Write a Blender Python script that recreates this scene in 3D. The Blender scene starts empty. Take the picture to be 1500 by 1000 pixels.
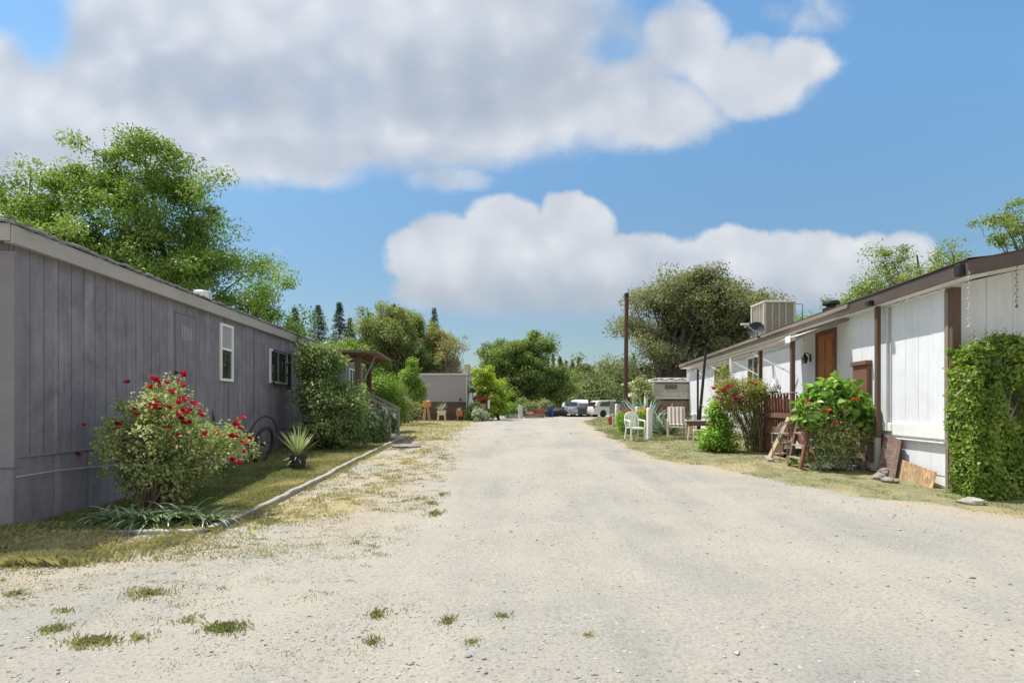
# Gravel lane between two mobile homes - procedural scene
EXPO = 0.8
SUN = 3.8
CS = 4.75
SKM = (.60,.815,.84)
SKLOW = (.435,.455,.445)
BACK_FILL = 4.5
# photo ellipses of the cloud banks (px, py, rx, ry, edge softness, strength), turned into sky directions
CLOUDS = [(110,150,300,125,.9),(-60,230,260,110,.9),(330,60,330,110,.9),(640,40,300,110,.9),(600,150,340,100,1.0),(830,120,190,95,1.0),
 (1000,70,70,65,1.0),(1090,115,110,62,1.0),(1165,95,70,42,1.0),(940,165,130,60,1.1),(320,200,300,75,1.1),(670,262,75,32,1.2,.62),(400,235,170,40,1.2,.8),(-60,330,180,60,1.2,.6),(1190,22,85,38,1.4,.52),(1010,30,40,34,1,.8),(395,368,36,14,1.3,.35)]
GAPS = [(52,38,42,50,1.0,.9),(905,78,44,26,1.2,.75),(30,10,60,30,1.0,.8),(940,0,50,30,1.2,.4)]
LOWCLOUDS = [(650,385,95,75,.9),(755,352,85,70,.8),(838,342,82,66,.8),(700,425,150,55,.9),(960,400,120,70,.9),(1065,385,100,62,.8),(1185,395,130,72,.9),(1300,388,110,62,1.0,.9),(1410,385,90,40,1.2,.62),(1500,400,140,60,1.2,.45),(880,430,330,60,1.0),(900,370,90,40,.9)]
DARKS = [(380,125,240,55,1.5,.62),(700,120,190,55,1.5,.7),(860,60,120,60,1.4,.5),(150,60,120,40,1.3,.25),(850,460,330,52,1.4,.8),(1150,470,260,50,1.4,.7),(1300,440,120,35,1.4,.4),(980,390,50,30,1.3,.3),(60,260,160,50,1.4,.45),(500,225,220,30,1.4,.35),(610,255,70,30,1.3,.4)]
TUFTS = [(637,753,14,4,208,0.42,.05),(632,738,18,3,160,0.47,.045),(648,724,14,3,128,0.47,.045),(612,730,20,3,96,0.57,.04),(330,921,30,8,720,0.29,.045),(218,871,36,6,480,0.47,.04),(138,941,38,8,640,0.47,.04),(80,922,26,7,336,0.42,.035),(95,895,16,4,112,0.67,.03),(553,902,14,6,208,0.47,.035),(547,936,16,7,208,0.52,.035),(656,907,12,7,176,0.52,.04),(692,936,14,6,144,0.57,.03),(738,902,13,4,88,0.62,.03),(862,929,20,5,88,0.87,.02),(24,873,20,4,128,0.47,.035),(120,950,16,4,80,0.77,.03),(205,935,20,10,128,0.90,.03),(275,907,26,8,128,0.90,.03),(520,796,10,4,72,0.77,.03)]

import bpy, math, random
import numpy as np
from mathutils import Vector, Matrix
C = bpy.context.scene
COL = C.collection
R = math.radians
F = 833.0
HZ = 594.0
EYE = 1.5
rng = np.random.default_rng(7)
random.seed(5)

def W(px, py, d):
    """world point at depth d (metres along +Y) seen at photo pixel px, py"""
    return ((px-750)/F*d, d, EYE+(HZ-py)/F*d)

# ---------------------------------------------------------------- terrain
def G(x, y):
    s = np.clip((np.asarray(y, float)-6)/13, 0, 1)
    s = s*s*(3-2*s)
    return 0.40*s + 0.003*np.clip(np.asarray(y, float)-20, 0, 30)

def vnoise(x, y, scale, seed):
    r = np.random.default_rng(seed).random((256, 256))
    u = np.asarray(x, float)/scale+71.3; v = np.asarray(y, float)/scale+37.7
    i = np.floor(u).astype(int); j = np.floor(v).astype(int)
    fu = u-i; fv = v-j
    fu = fu*fu*(3-2*fu); fv = fv*fv*(3-2*fv)
    a = r[i % 256, j % 256]; b = r[(i+1) % 256, j % 256]
    c = r[i % 256, (j+1) % 256]; d = r[(i+1) % 256, (j+1) % 256]
    return (a*(1-fu)+b*fu)*(1-fv)+(c*(1-fu)+d*fu)*fv

def H(x, y):
    rough = 0.034*(vnoise(x, y, 2.3, 1)-.5)+0.020*(vnoise(x, y, .55, 2)-.5)+0.009*(vnoise(x, y, .17, 3)-.5)-.018*(np.exp(-((x-1.0-.02*y)/.28)**2)+np.exp(-((x+.55-.02*y)/.28)**2))*(y>1)
    return G(x, y)+rough

REY = [-8, 5, 7.4, 7.7, 8.56, 9.5, 10.8, 12.4, 13.4, 15, 20.4, 37, 50, 58, 200]
REX = [14, 9, 6.7, 6.47, 5.65, 5.14, 4.54, 3.80, 3.35, 3.1, 3.2, 4.45, 7.5, 30, 30]
LEY = [-8, 3, 5, 6.5, 8, 29, 36, 41, 46, 58, 200]
LEX = [-9, -5.5, -4.2, -2.6, -1.5, -1.6, -1.8, -2.0, -1.6, -25, -25]
def redge(y): return np.interp(y, REY, REX)+.35*(vnoise(np.zeros_like(np.asarray(y, float)), y, 1.1, 11)-.5)
def ledge(y): return np.interp(y, LEY, LEX)+.45*(vnoise(np.zeros_like(np.asarray(y, float)), y, .9, 12)-.5)

def sm(x, a, b):
    t = np.clip((x-a)/(b-a), 0, 1)
    return t*t*(3-2*t)

def veg(x, y):
    """grass cover 0..1 and dryness 0..1"""
    n1 = vnoise(x, y, 1.3, 21); n2 = vnoise(x, y, .45, 22); n3 = vnoise(x, y, .16, 23)
    n = .5*n1+.3*n2+.2*n3
    dR = x-redge(y)
    right = sm(dR+.5*(n-.5), .0, .5)*(.6+.4*sm(n, .3, .5))
    bed = ((x < -3.62) & (y > 6.62))*1.0
    dC = -3.6-x
    left_in = bed*sm(n, .22, .42)
    dL = ledge(y)-x
    strip = sm(dL, 0, 1.2)*sm(n, .30, .56)*.85*(1-bed)
    near = (1-bed)*sm(-x-3.0+.3*(y-6.4), 0, .8)*sm(y, 5.6, 6.6)*(y < 8)*np.maximum(sm(n, .34, .56), sm(y, 6.1, 6.6)*sm(-x,4.4,5.2))*.9
    near = np.maximum(near, sm(-x, 4.3, 4.9)*sm(y+.35*(vnoise(x, y, .3, 36)-.5), 5.5, 6.1)*(y < 8)*.95)
    far = sm(y, 19, 24)*(x < -1)*sm(dL, .1, 1.2)*.8
    beyond = sm(y, 44, 60)*((x < -6) | (x > 14))*.9
    v = np.clip(np.maximum.reduce([right, left_in, strip, near, far, beyond]), 0, 1)
    dry = np.where(x > 0, sm(vnoise(x, y, 1.7, 31)*.6+vnoise(x, y, .4, 32)*.4, .5, .85)*.8+.12,
          np.where(bed > 0, .12+sm(x, -4.9, -3.7)*.5+.5*sm(vnoise(x, y, .9, 33), .4, .75), .95+.4*(vnoise(x, y, .5, 35)-.5)-.5*sm(-x,5.1,5.8)*(y<7.5)))
    dry = np.where((y > 19) & (x < 0), .6+.35*vnoise(x, y, 3, 34), dry)
    return v, np.clip(dry, 0, 1)

# ---------------------------------------------------------------- mesh collecting
def link_mesh(name, me, mat, parent):
    o = bpy.data.objects.new(name, me)
    COL.objects.link(o)
    if mat is not None: me.materials.append(mat)
    if parent is not None: o.parent = parent
    return o

class MB:
    def __init__(self, flip=False):
        self.v = []; self.f = []; self.flip = flip
    def add(self, vs, fs):
        n = len(self.v)
        for p in vs:
            self.v.append((p[0], -p[1], p[2]) if self.flip else tuple(p))
        for q in fs: self.f.append([n+i for i in q])
        return self
    def box(self, x0, x1, y0, y1, z0, z1, b=0.0):
        if b <= 0:
            vs = [(x, y, z) for z in (z0, z1) for y in (y0, y1) for x in (x0, x1)]
            fs = [(0,2,3,1),(4,5,7,6),(0,1,5,4),(2,6,7,3),(0,4,6,2),(1,3,7,5)]
            return self.add(vs, fs)
        # chamfered box
        X=(x0,x1);Y=(y0,y1);Z=(z0,z1)
        b=min(b,(x1-x0)*.45,(y1-y0)*.45,(z1-z0)*.45)
        vs=[];idx={}
        for i in (0,1):
            for j in (0,1):
                for k in (0,1):
                    sx,sy,sz=(1,-1)[i]*b,(1,-1)[j]*b,(1,-1)[k]*b
                    idx[i,j,k]=len(vs)
                    vs+= [(X[i],Y[j]+sy,Z[k]+sz),(X[i]+sx,Y[j],Z[k]+sz),(X[i]+sx,Y[j]+sy,Z[k])]
        fs=[]
        for i in (0,1):
            q=[idx[i,j,k]+0 for j,k in ((0,0),(0,1),(1,1),(1,0))]; fs.append(q)
            q=[idx[j,i,k]+1 for j,k in ((0,0),(0,1),(1,1),(1,0))]; fs.append(q)
            q=[idx[j,k,i]+2 for j,k in ((0,0),(0,1),(1,1),(1,0))]; fs.append(q)
        for j in (0,1):
            for k in (0,1):
                a,c=idx[0,j,k],idx[1,j,k]; fs.append((a+1,a+2,c+2,c+1))
                a,c=idx[j,0,k],idx[j,1,k]; fs.append((a+0,a+2,c+2,c+0))
                a,c=idx[j,k,0],idx[j,k,1]; fs.append((a+0,a+1,c+1,c+0))
        for k0 in idx.values(): fs.append((k0,k0+1,k0+2))
        return self.add(vs,fs)
    def beam(self, p, q, w, h=None, up=(0,0,1), w2=None):
        h = w if h is None else h
        p=Vector(p);q=Vector(q);d=(q-p).normalized();u=Vector(up)
        s=d.cross(u)
        if s.length<1e-4: s=d.cross(Vector((1,0,0)))
        s.normalize();u=s.cross(d).normalized()
        vs=[]
        for c,k in ((p,1),(q,w2 or 1)):
            for a,b in ((-1,-1),(1,-1),(1,1),(-1,1)): vs.append(c+s*a*w*k/2+u*b*h*k/2)
        return self.add(vs,[(0,1,2,3),(7,6,5,4),(0,4,5,1),(1,5,6,2),(2,6,7,3),(3,7,4,0)])
    def tube(self, pts, r, n=8, cap=True, closed=False):
        pts=[Vector(p) for p in pts]
        rr=[r]*len(pts) if not hasattr(r,'__len__') else list(r)
        vs=[];fs=[];m=len(pts)
        prev=None
        for i,p in enumerate(pts):
            if closed: d=pts[(i+1)%m]-pts[i-1]
            else: d=pts[min(i+1,m-1)]-pts[max(i-1,0)]
            d.normalize()
            if prev is None:
                u=Vector((0,0,1)) if abs(d.z)<.9 else Vector((1,0,0))
            else: u=prev
            s=d.cross(u).normalized();u=s.cross(d).normalized();prev=u
            for k in range(n):
                a=2*math.pi*k/n
                vs.append(p+(s*math.cos(a)+u*math.sin(a))*rr[i])
        for i in range(m if closed else m-1):
            j=(i+1)%m
            for k in range(n):
                fs.append((i*n+k,i*n+(k+1)%n,j*n+(k+1)%n,j*n+k))
        if cap and not closed:
            fs.append(tuple(range(n))[::-1]);fs.append(tuple(range((m-1)*n,m*n)))
        return self.add(vs,fs)
    def lathe(self, c, prof, n=16, axis='z', cap=True):
        vs=[];fs=[]
        for (r,h) in prof:
            for k in range(n):
                a=2*math.pi*k/n;ca,sa=math.cos(a)*r,math.sin(a)*r
                if axis=='z': vs.append((c[0]+ca,c[1]+sa,c[2]+h))
                elif axis=='y': vs.append((c[0]+ca,c[1]+h,c[2]+sa))
                else: vs.append((c[0]+h,c[1]+ca,c[2]+sa))
        m=len(prof)
        for i in range(m-1):
            for k in range(n): fs.append((i*n+k,i*n+(k+1)%n,(i+1)*n+(k+1)%n,(i+1)*n+k))
        if cap:
            fs.append(tuple(range(n))[::-1]);fs.append(tuple(range((m-1)*n,m*n)))
        return self.add(vs,fs)
    def prism(self, poly, axis, a0, a1):
        """poly of 2-D points extruded along axis ('x','y','z')"""
        n=len(poly);vs=[]
        for a in (a0,a1):
            for (u,w) in poly:
                vs.append((a,u,w) if axis=='x' else (u,a,w) if axis=='y' else (u,w,a))
        fs=[tuple(range(n))[::-1],tuple(range(n,2*n))]
        for k in range(n): fs.append((k,(k+1)%n,n+(k+1)%n,n+k))
        return self.add(vs,fs)
    def siding(self, a0, a1, z0, z1, pitch, o, gw=.012, depth=.010, axis='x', jitter=0.0, ztop=None):
        """sheet of vertical boards with real grooves; runs along a, outward is +o; ztop(a) optional"""
        xs=[a0];x=a0
        while x+pitch*1.02<a1:
            x+=pitch*(1+random.uniform(-jitter,jitter)); xs.append(x)
        xs.append(a1)
        prof=[]
        for i in range(len(xs)-1):
            l,r=xs[i],xs[i+1]
            e=random.uniform(-.0015,.0015)
            prof+= [(l,o-depth),(l+gw*.5,o-depth),(l+gw*.5,o+e),(r-gw*.5,o+e),(r-gw*.5,o-depth)]
        prof.append((a1,o-depth))
        vs=[]
        for (a,oo) in prof:
            zt=z1 if ztop is None else ztop(a)
            for z in (z0,zt):
                vs.append((a,oo,z) if axis=='x' else (oo,a,z))
        fs=[(2*i,2*i+2,2*i+3,2*i+1) for i in range(len(prof)-1)]
        return self.add(vs,fs)
    def build(self, name, mat, parent=None, smooth=False, loc=None):
        me=bpy.data.meshes.new(name)
        me.from_pydata([tuple(v) for v in self.v],[],self.f)
        me.validate(); me.update()
        if smooth:
            me.polygons.foreach_set('use_smooth',[True]*len(me.polygons))
            try: me.set_sharp_from_angle(angle=R(38))
            except Exception: pass
        o=link_mesh(name,me,mat,parent)
        if loc is not None: o.location=loc
        return o

def np_mesh(name, V, Fc, mat, parent=None, rnd=None, smooth=False, attrs=None):
    V=np.asarray(V,np.float32); Fc=np.asarray(Fc,np.int32)
    me=bpy.data.meshes.new(name)
    nf,k=Fc.shape
    me.vertices.add(len(V)); me.vertices.foreach_set('co',V.ravel())
    me.loops.add(nf*k); me.loops.foreach_set('vertex_index',Fc.ravel())
    me.polygons.add(nf); me.polygons.foreach_set('loop_start',np.arange(0,nf*k,k,dtype=np.int32))
    try: me.polygons.foreach_set('loop_total',np.full(nf,k,np.int32))
    except Exception: pass
    me.update(calc_edges=True)
    if rnd is not None:
        a=me.attributes.new('rnd','FLOAT','FACE'); a.data.foreach_set('value',np.asarray(rnd,np.float32))
    if attrs:
        for kk,vv in attrs.items():
            a=me.attributes.new(kk,'FLOAT','POINT'); a.data.foreach_set('value',np.asarray(vv,np.float32))
    if smooth: me.polygons.foreach_set('use_smooth',np.ones(nf,bool))
    return link_mesh(name,me,mat,parent)

# ---------------------------------------------------------------- bookkeeping
def tag(o, label=None, cat=None, group=None, kind=None):
    if label: o['label']=label
    if cat: o['category']=cat
    if group: o['group']=group
    if kind: o['kind']=kind
    return o
def thing(name, label, cat, loc=(0,0,0), rz=0.0, group=None):
    o=bpy.data.objects.new(name,None); COL.objects.link(o)
    o.empty_display_size=.2
    o.location=loc; o.rotation_euler=(0,0,rz)
    return tag(o,label,cat,group)
def dup(o, parent=None):
    c=o.copy(); COL.objects.link(c); c.parent=parent
    for ch in list(o.children): dup(ch,c)
    return c

# ---------------------------------------------------------------- materials
def nodes(name):
    m=bpy.data.materials.new(name); m.use_nodes=True
    nt=m.node_tree; nt.nodes.clear()
    out=nt.nodes.new('ShaderNodeOutputMaterial')
    return m,nt,out
def N(nt,t,**kw):
    n=nt.nodes.new(t)
    for k,v in kw.items():
        if k in n.inputs: n.inputs[k].default_value=v
        else: setattr(n,k,v)
    return n
def L(nt,a,b): nt.links.new(a,b)
def c4(c): return (c[0],c[1],c[2],1)
def noise(nt,vec,scale,detail=4,rough=.55,dist=0.0):
    n=N(nt,'ShaderNodeTexNoise'); n.inputs['Scale'].default_value=scale
    n.inputs['Detail'].default_value=detail; n.inputs['Roughness'].default_value=rough
    n.inputs['Distortion'].default_value=dist
    if vec is not None: L(nt,vec,n.inputs['Vector'])
    return n.outputs['Fac']
def ramp(nt,fac,stops):
    n=N(nt,'ShaderNodeValToRGB'); e=n.color_ramp.elements
    while len(e)<len(stops): e.new(.5)
    for s,(p,c) in zip(e,stops):
        s.position=p; s.color=c4(c) if hasattr(c,'__len__') else (c,c,c,1)
    L(nt,fac,n.inputs['Fac']); return n.outputs['Color']
def mix(nt,fac,a,b,mode='MIX'):
    n=N(nt,'ShaderNodeMix',data_type='RGBA',blend_type=mode)
    for s,v in ((n.inputs[0],fac),(n.inputs[6],a),(n.inputs[7],b)):
        if isinstance(v,(int,float)): s.default_value=v
        elif isinstance(v,(tuple,list)): s.default_value=c4(v)
        else: L(nt,v,s)
    return n.outputs[2]
def mth(nt,op,a,b=None,c=None,clamp=False):
    n=N(nt,'ShaderNodeMath',operation=op); n.use_clamp=clamp
    for i,v in enumerate((a,b,c)):
        if v is None: continue
        if isinstance(v,(int,float)): n.inputs[i].default_value=v
        else: L(nt,v,n.inputs[i])
    return n.outputs[0]
def bump(nt,h,strength=.4,dist=.01,nrm=None):
    b=N(nt,'ShaderNodeBump'); b.inputs['Strength'].default_value=strength; b.inputs['Distance'].default_value=dist
    L(nt,h,b.inputs['Height'])
    if nrm is not None: L(nt,nrm,b.inputs['Normal'])
    return b.outputs['Normal']
def objvec(nt,sx=1,sy=1,sz=1):
    t=N(nt,'ShaderNodeTexCoord'); m=N(nt,'ShaderNodeMapping'); m.inputs['Scale'].default_value=(sx,sy,sz)
    L(nt,t.outputs['Object'],m.inputs['Vector']); return m.outputs['Vector']

MATS={}
def paint(name,col,rough=.6,var=.15,scale=3.0,bmp=.25,stain=None,metal=0.0,stretch=(1,1,1),spec=.4,bdist=.004,fine=60):
    if name in MATS: return MATS[name]
    m,nt,out=nodes(name)
    v=objvec(nt,*stretch)
    n1=noise(nt,v,scale,5,.6); n2=noise(nt,v,fine,3,.6)
    dark=tuple(c*(1-var) for c in col); lite=tuple(min(1,c*(1+var)) for c in col)
    c=ramp(nt,n1,[(.3,dark),(.7,lite)])
    if stain:
        s=noise(nt,v,scale*2.3,6,.7,.4)
        s=ramp(nt,s,[(.52,0.0),(.72,1.0)])
        c=mix(nt,mth(nt,'MULTIPLY',s,stain[1]),c,stain[0])
    p=N(nt,'ShaderNodeBsdfPrincipled'); L(nt,c,p.inputs['Base Color'])
    L(nt,ramp(nt,n1,[(.2,max(0,rough-.1)),(.8,min(1,rough+.1))]),p.inputs['Roughness'])
    p.inputs['Metallic'].default_value=metal
    p.inputs['Specular IOR Level'].default_value=spec
    if bmp: L(nt,bump(nt,mth(nt,'ADD',n2,mth(nt,'MULTIPLY',n1,.6)),bmp,bdist),p.inputs['Normal'])
    L(nt,p.outputs[0],out.inputs[0]); MATS[name]=m; return m
def wood(name,col,rough=.75,var=.3,axis='z',worn=None,scale=1.0,blotch=0.0):
    if name in MATS: return MATS[name]
    m,nt,out=nodes(name)
    st={'x':(.06,1,1),'y':(1,.06,1),'z':(1,1,.06)}[axis]
    v=objvec(nt,*st)
    g=noise(nt,v,38*scale,6,.65,.3); b=noise(nt,v,5*scale,4,.6)
    c=ramp(nt,g,[(.28,tuple(x*(1-var) for x in col)),(.72,tuple(min(1,x*(1+var)) for x in col))])
    c=mix(nt,mth(nt,'MULTIPLY',b,.5),c,tuple(x*.75 for x in col))
    if worn: 
        w=ramp(nt,noise(nt,v,11*scale,6,.75,.5),[(.55,0.0),(.66,1.0)])
        c=mix(nt,mth(nt,'MULTIPLY',w,worn[1]),c,worn[0])
    if blotch:
        vb=objvec(nt,1,1,.6); b1=noise(nt,vb,1.9,6,.68,.6); b2=noise(nt,vb,6.5,5,.7,.3)
        bb=mth(nt,'ADD',mth(nt,'MULTIPLY',b1,.65),mth(nt,'MULTIPLY',b2,.35))
        c=mix(nt,1.0,c,ramp(nt,bb,[(.36,(1-blotch,1-blotch,1-blotch*.8)),(.5,(1,1,1)),(.64,(1+blotch*.8,1+blotch*.75,1+blotch*.7))]),'MULTIPLY')
    p=N(nt,'ShaderNodeBsdfPrincipled'); L(nt,c,p.inputs['Base Color']); p.inputs['Roughness'].default_value=rough
    p.inputs['Specular IOR Level'].default_value=.25
    L(nt,bump(nt,g,.5,.004),p.inputs['Normal'])
    L(nt,p.outputs[0],out.inputs[0]); MATS[name]=m; return m
def leafmat(name,c1,c2,c3=None,trans=.35,rough=.45,spec=.35):
    if name in MATS: return MATS[name]
    m,nt,out=nodes(name)
    a=N(nt,'ShaderNodeAttribute',attribute_name='rnd')
    LB=1.42
    c1,c2=[tuple(min(.9,x*LB) for x in c) for c in (c1,c2)]
    if c3: c3=tuple(min(.9,x*LB*.95) for x in c3)
    st=[(0,c1),(.6,c2)]
    if c3: st.append((1,c3))
    c=ramp(nt,a.outputs['Fac'],st)
    v=objvec(nt); n=noise(nt,v,.9,3,.5)
    c=mix(nt,mth(nt,'MULTIPLY',ramp(nt,n,[(.35,0.0),(.65,1.0)]),.35),c,tuple(x*.72 for x in c1))
    p=N(nt,'ShaderNodeBsdfPrincipled'); L(nt,c,p.inputs['Base Color']); p.inputs['Roughness'].default_value=rough
    p.inputs['Specular IOR Level'].default_value=spec*.6
    t=N(nt,'ShaderNodeBsdfTranslucent'); L(nt,mix(nt,1.0,c,(1.25,1.3,.55),'MULTIPLY'),t.inputs['Color'])
    x=N(nt,'ShaderNodeMixShader'); x.inputs[0].default_value=trans
    L(nt,p.outputs[0],x.inputs[1]);L(nt,t.outputs[0],x.inputs[2])
    L(nt,x.outputs[0],out.inputs[0]); MATS[name]=m; return m
def glass(name,tint=(.03,.035,.03),rough=.05):
    if name in MATS: return MATS[name]
    m,nt,out=nodes(name)
    v=objvec(nt); n=noise(nt,v,3.5,3,.5)
    c=ramp(nt,n,[(.35,tint),(.65,tuple(x*2.0 for x in tint))])
    p=N(nt,'ShaderNodeBsdfPrincipled'); L(nt,c,p.inputs['Base Color']); p.inputs['Roughness'].default_value=rough
    p.inputs['Specular IOR Level'].default_value=.8
    L(nt,bump(nt,noise(nt,v,1.5,2,.5),.06,.02),p.inputs['Normal'])
    L(nt,p.outputs[0],out.inputs[0]); MATS[name]=m; return m

# ---------------------------------------------------------------- foliage
def unit(a): return a/np.maximum(np.linalg.norm(a,axis=-1,keepdims=True),1e-9)
def leaf_mesh(P, axis, nrm, ln, wd, fold=.25, g=rng):
    """rhombic leaves, slightly folded and drooping at the tip"""
    n=len(P); ln=np.broadcast_to(ln,(n,))[:,None]; wd=np.broadcast_to(wd,(n,))[:,None]
    axis=unit(axis); nrm=unit(nrm-axis*np.sum(nrm*axis,1,keepdims=True)); side=np.cross(axis,nrm)
    base=P; tip=P+axis*ln-nrm*ln*.12
    mid=P+axis*ln*.45
    l=mid+side*wd*.5+nrm*wd*fold; r=mid-side*wd*.5+nrm*wd*fold
    V=np.stack([base,l,tip,r],1).reshape(-1,3)
    Fq=np.arange(4*n).reshape(n,4)
    return V,Fq
def leaf6(P, axis, nrm, ln, wd, fold=.18, g=rng):
    n=len(P); ln=np.broadcast_to(ln,(n,))[:,None]; wd=np.broadcast_to(wd,(n,))[:,None]
    axis=unit(axis); nrm=unit(nrm-axis*np.sum(nrm*axis,1,keepdims=True)); side=np.cross(axis,nrm)
    mid=P+axis*ln*.5-nrm*ln*.02; tip=P+axis*ln-nrm*ln*.22
    a=P+axis*ln*.06; f=nrm*wd*fold
    V=np.stack([a,a+side*wd*.40+f-axis*ln*.10,P+axis*ln*.5+side*wd*.47+f,tip,P+axis*ln*.5-side*wd*.47+f,a-side*wd*.40+f-axis*ln*.10],1).reshape(-1,3)
    b=6*np.arange(n)[:,None]
    Fq=np.concatenate([b+np.array([[0,1,2,3]]),b+np.array([[3,4,5,0]])],1).reshape(-1,4)
    return V,Fq
def clump_leaves(ells, nclump, nleaf, leaf, cr, flat=.7, ratio=.5, g=rng, bias=.4, up=.7, spread=1.0, cut=None, six=False, boughs=0):
    E=np.array(ells,float); w=(E[:,3]*E[:,4]*E[:,5])**.67; w/=w.sum()
    idx=g.choice(len(E),nclump,p=w)
    d=unit(g.normal(size=(nclump,3))); r=g.random(nclump)**bias
    r=r*(1+.10*g.normal(size=nclump))
    Cc=E[idx,:3]+d*r[:,None]*E[idx,3:6]
    if boughs:
        ns=max(4,nclump//boughs); S=Cc[:ns]; j=g.integers(0,ns,nclump)
        Cc=S[j]+g.normal(size=(nclump,3))*cr*np.array([1.05,1.05,.55])
    if cut is not None: Cc=Cc[cut(Cc)]
    m=len(Cc)
    crs=cr*(.6+.8*g.random(m))
    k=np.repeat(np.arange(m),nleaf)
    off=g.normal(size=(len(k),3))*.55
    nn_=np.linalg.norm(off,axis=1,keepdims=True); off*=np.minimum(1,1.15/np.maximum(nn_,1e-6))
    off*=np.array([1,1,flat])
    P=Cc[k]+off*crs[k][:,None]*spread
    ctr=E[:,:3].mean(0)
    outw=unit(P-ctr)
    nrm=unit(off+.2)*.5+outw*.35+np.array([0,0,up])+g.normal(size=P.shape)*.42
    ax=g.normal(size=P.shape)+outw*.6+np.array([0,0,-.25])
    ln=leaf*(.65+.7*g.random(len(P)))
    V,Fq=(leaf6 if six else leaf_mesh)(P,ax,nrm,ln,ln*ratio)
    rnd=np.clip(.38*g.random(len(P))+.62*g.random(m)[k],0,1)
    if six: rnd=np.repeat(rnd,2)
    return V,Fq,rnd,Cc
def q_curve(a,b,c,n=5):
    a,b,c=map(np.asarray,(a,b,c))
    return [tuple((1-t)**2*a+2*t*(1-t)*b+t*t*c) for t in np.linspace(0,1,n)]
def make_tree(name,label,cat,base,ells,mat,barkm,nclump=120,nleaf=180,leaf=.1,cr=.5,trunk_r=.2,
              fork=.35,nlimb=14,group=None,flat=.7,ratio=.5,seed=1,bias=.45,lean=(0,0),up=.7,twigs=True,parts=('trunk','crown'),trunks=1,boughs=6):
    """base: world x,y; ells in world coordinates (x,y,z,rx,ry,rz)"""
    g=np.random.default_rng(seed); rr=random.Random(seed)
    bx,by=base; bz=float(G(bx,by))-.1
    E=[(e[0]-bx,e[1]-by,e[2]-bz,e[3],e[4],e[5]) for e in ells]
    t=thing(name,label,cat,(bx,by,bz),0,group)
    V,Fq,rnd,Cc=clump_leaves(E,nclump,nleaf,leaf,cr,flat,ratio,g,bias,up,boughs=boughs)
    o=np_mesh(parts[1],V,Fq,mat,t,rnd)
    mb=MB(); top=max(e[2]+e[5]*.4 for e in E); low=min(e[2]-e[5] for e in E); low=max(low,.2)
    ctr=np.array([np.mean([e[0] for e in E]),np.mean([e[1] for e in E]),0])
    for q in range(trunks):
        hx=max(low*fork*2,.3) if low>.8 else top*.25
        a0=(rr.uniform(-.3,.3)*(trunks>1),rr.uniform(-.3,.3)*(trunks>1),0)
        if trunks>1: ctr=np.array([g.choice([e[0] for e in E]),0,0])
        fk=np.array([a0[0]*1.6+lean[0]+ctr[0]*.2,a0[1]*1.6+lean[1],hx])
        tp=np.array([ctr[0]*.8,ctr[1]*.8,top*.9])
        pts=q_curve(a0,(fk[0],fk[1],hx),tp,8)
        rad=[trunk_r*(1-.9*k/7)*(1.25 if k==0 else 1)+.01 for k in range(8)]
        mb.tube(pts,rad,8)
        tr=np.array(pts)
        sel=g.choice(len(Cc),min(nlimb,len(Cc)),replace=False)
        tg=[]
        for s in sel:
            c=Cc[s]; i=rr.randint(1,5)
            while i>1 and tr[i][2]>c[2]-.2: i-=1
            a=tr[i]; mid=(a+c)/2+np.array([0,0,abs(c[2]-a[2])*.15+.1])+g.normal(size=3)*.12*np.linalg.norm(c-a)*.4
            pp=q_curve(a,mid,c,6); r0=rad[i]*.55
            mb.tube(pp,[r0*(1-.85*k/5) for k in range(6)],6); tg+=pp[2:]
        if twigs and tg:
            T=np.array(tg)
            for c in Cc[::max(1,len(Cc)//150)]:
                j=np.argmin(np.sum((T-c)**2,1)); a=T[j]
                if np.linalg.norm(a-c)<.05: continue
                mb.tube([a,(a+c)/2+g.normal(size=3)*.06,c],[trunk_r*.09,trunk_r*.06,trunk_r*.02],4,False)
    mb.build(parts[0],barkm,t,True)
    return t
def plant_bush(name,label,cat,base,ells,mat,stemm,nclump,nleaf,leaf,cr,nstem=14,stem_r=.012,group=None,seed=1,
               ratio=.5,flat=.8,bias=.5,up=.6,parts=('stems','foliage'),six=False):
    """ells relative to base ground point"""
    g=np.random.default_rng(seed)
    bx,by=base; bz=float(G(bx,by))
    t=thing(name,label,cat,(bx,by,bz),0,group)
    V,Fq,rnd,Cc=clump_leaves(ells,nclump,nleaf,leaf,cr,flat,ratio,g,bias,up,cut=lambda c:c[:,2]>.08,six=six)
    V[:,2]=np.maximum(V[:,2],.01)
    np_mesh(parts[1],V,Fq,mat,t,rnd)
    if nstem:
        mb=MB(); sx=np.mean([e[3] for e in ells])*.25
        for s in g.choice(len(Cc),min(nstem,len(Cc)),replace=False):
            c=Cc[s]; a=np.array([g.normal()*sx,g.normal()*sx,-.02])
            mid=(a+c)/2+np.array([0,0,.25*c[2]])
            mb.tube(q_curve(a,mid,c,6),[stem_r*(1-.14*k) for k in range(6)],5,False)
        mb.build(parts[0],stemm,t,True)
    return t,Cc
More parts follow.
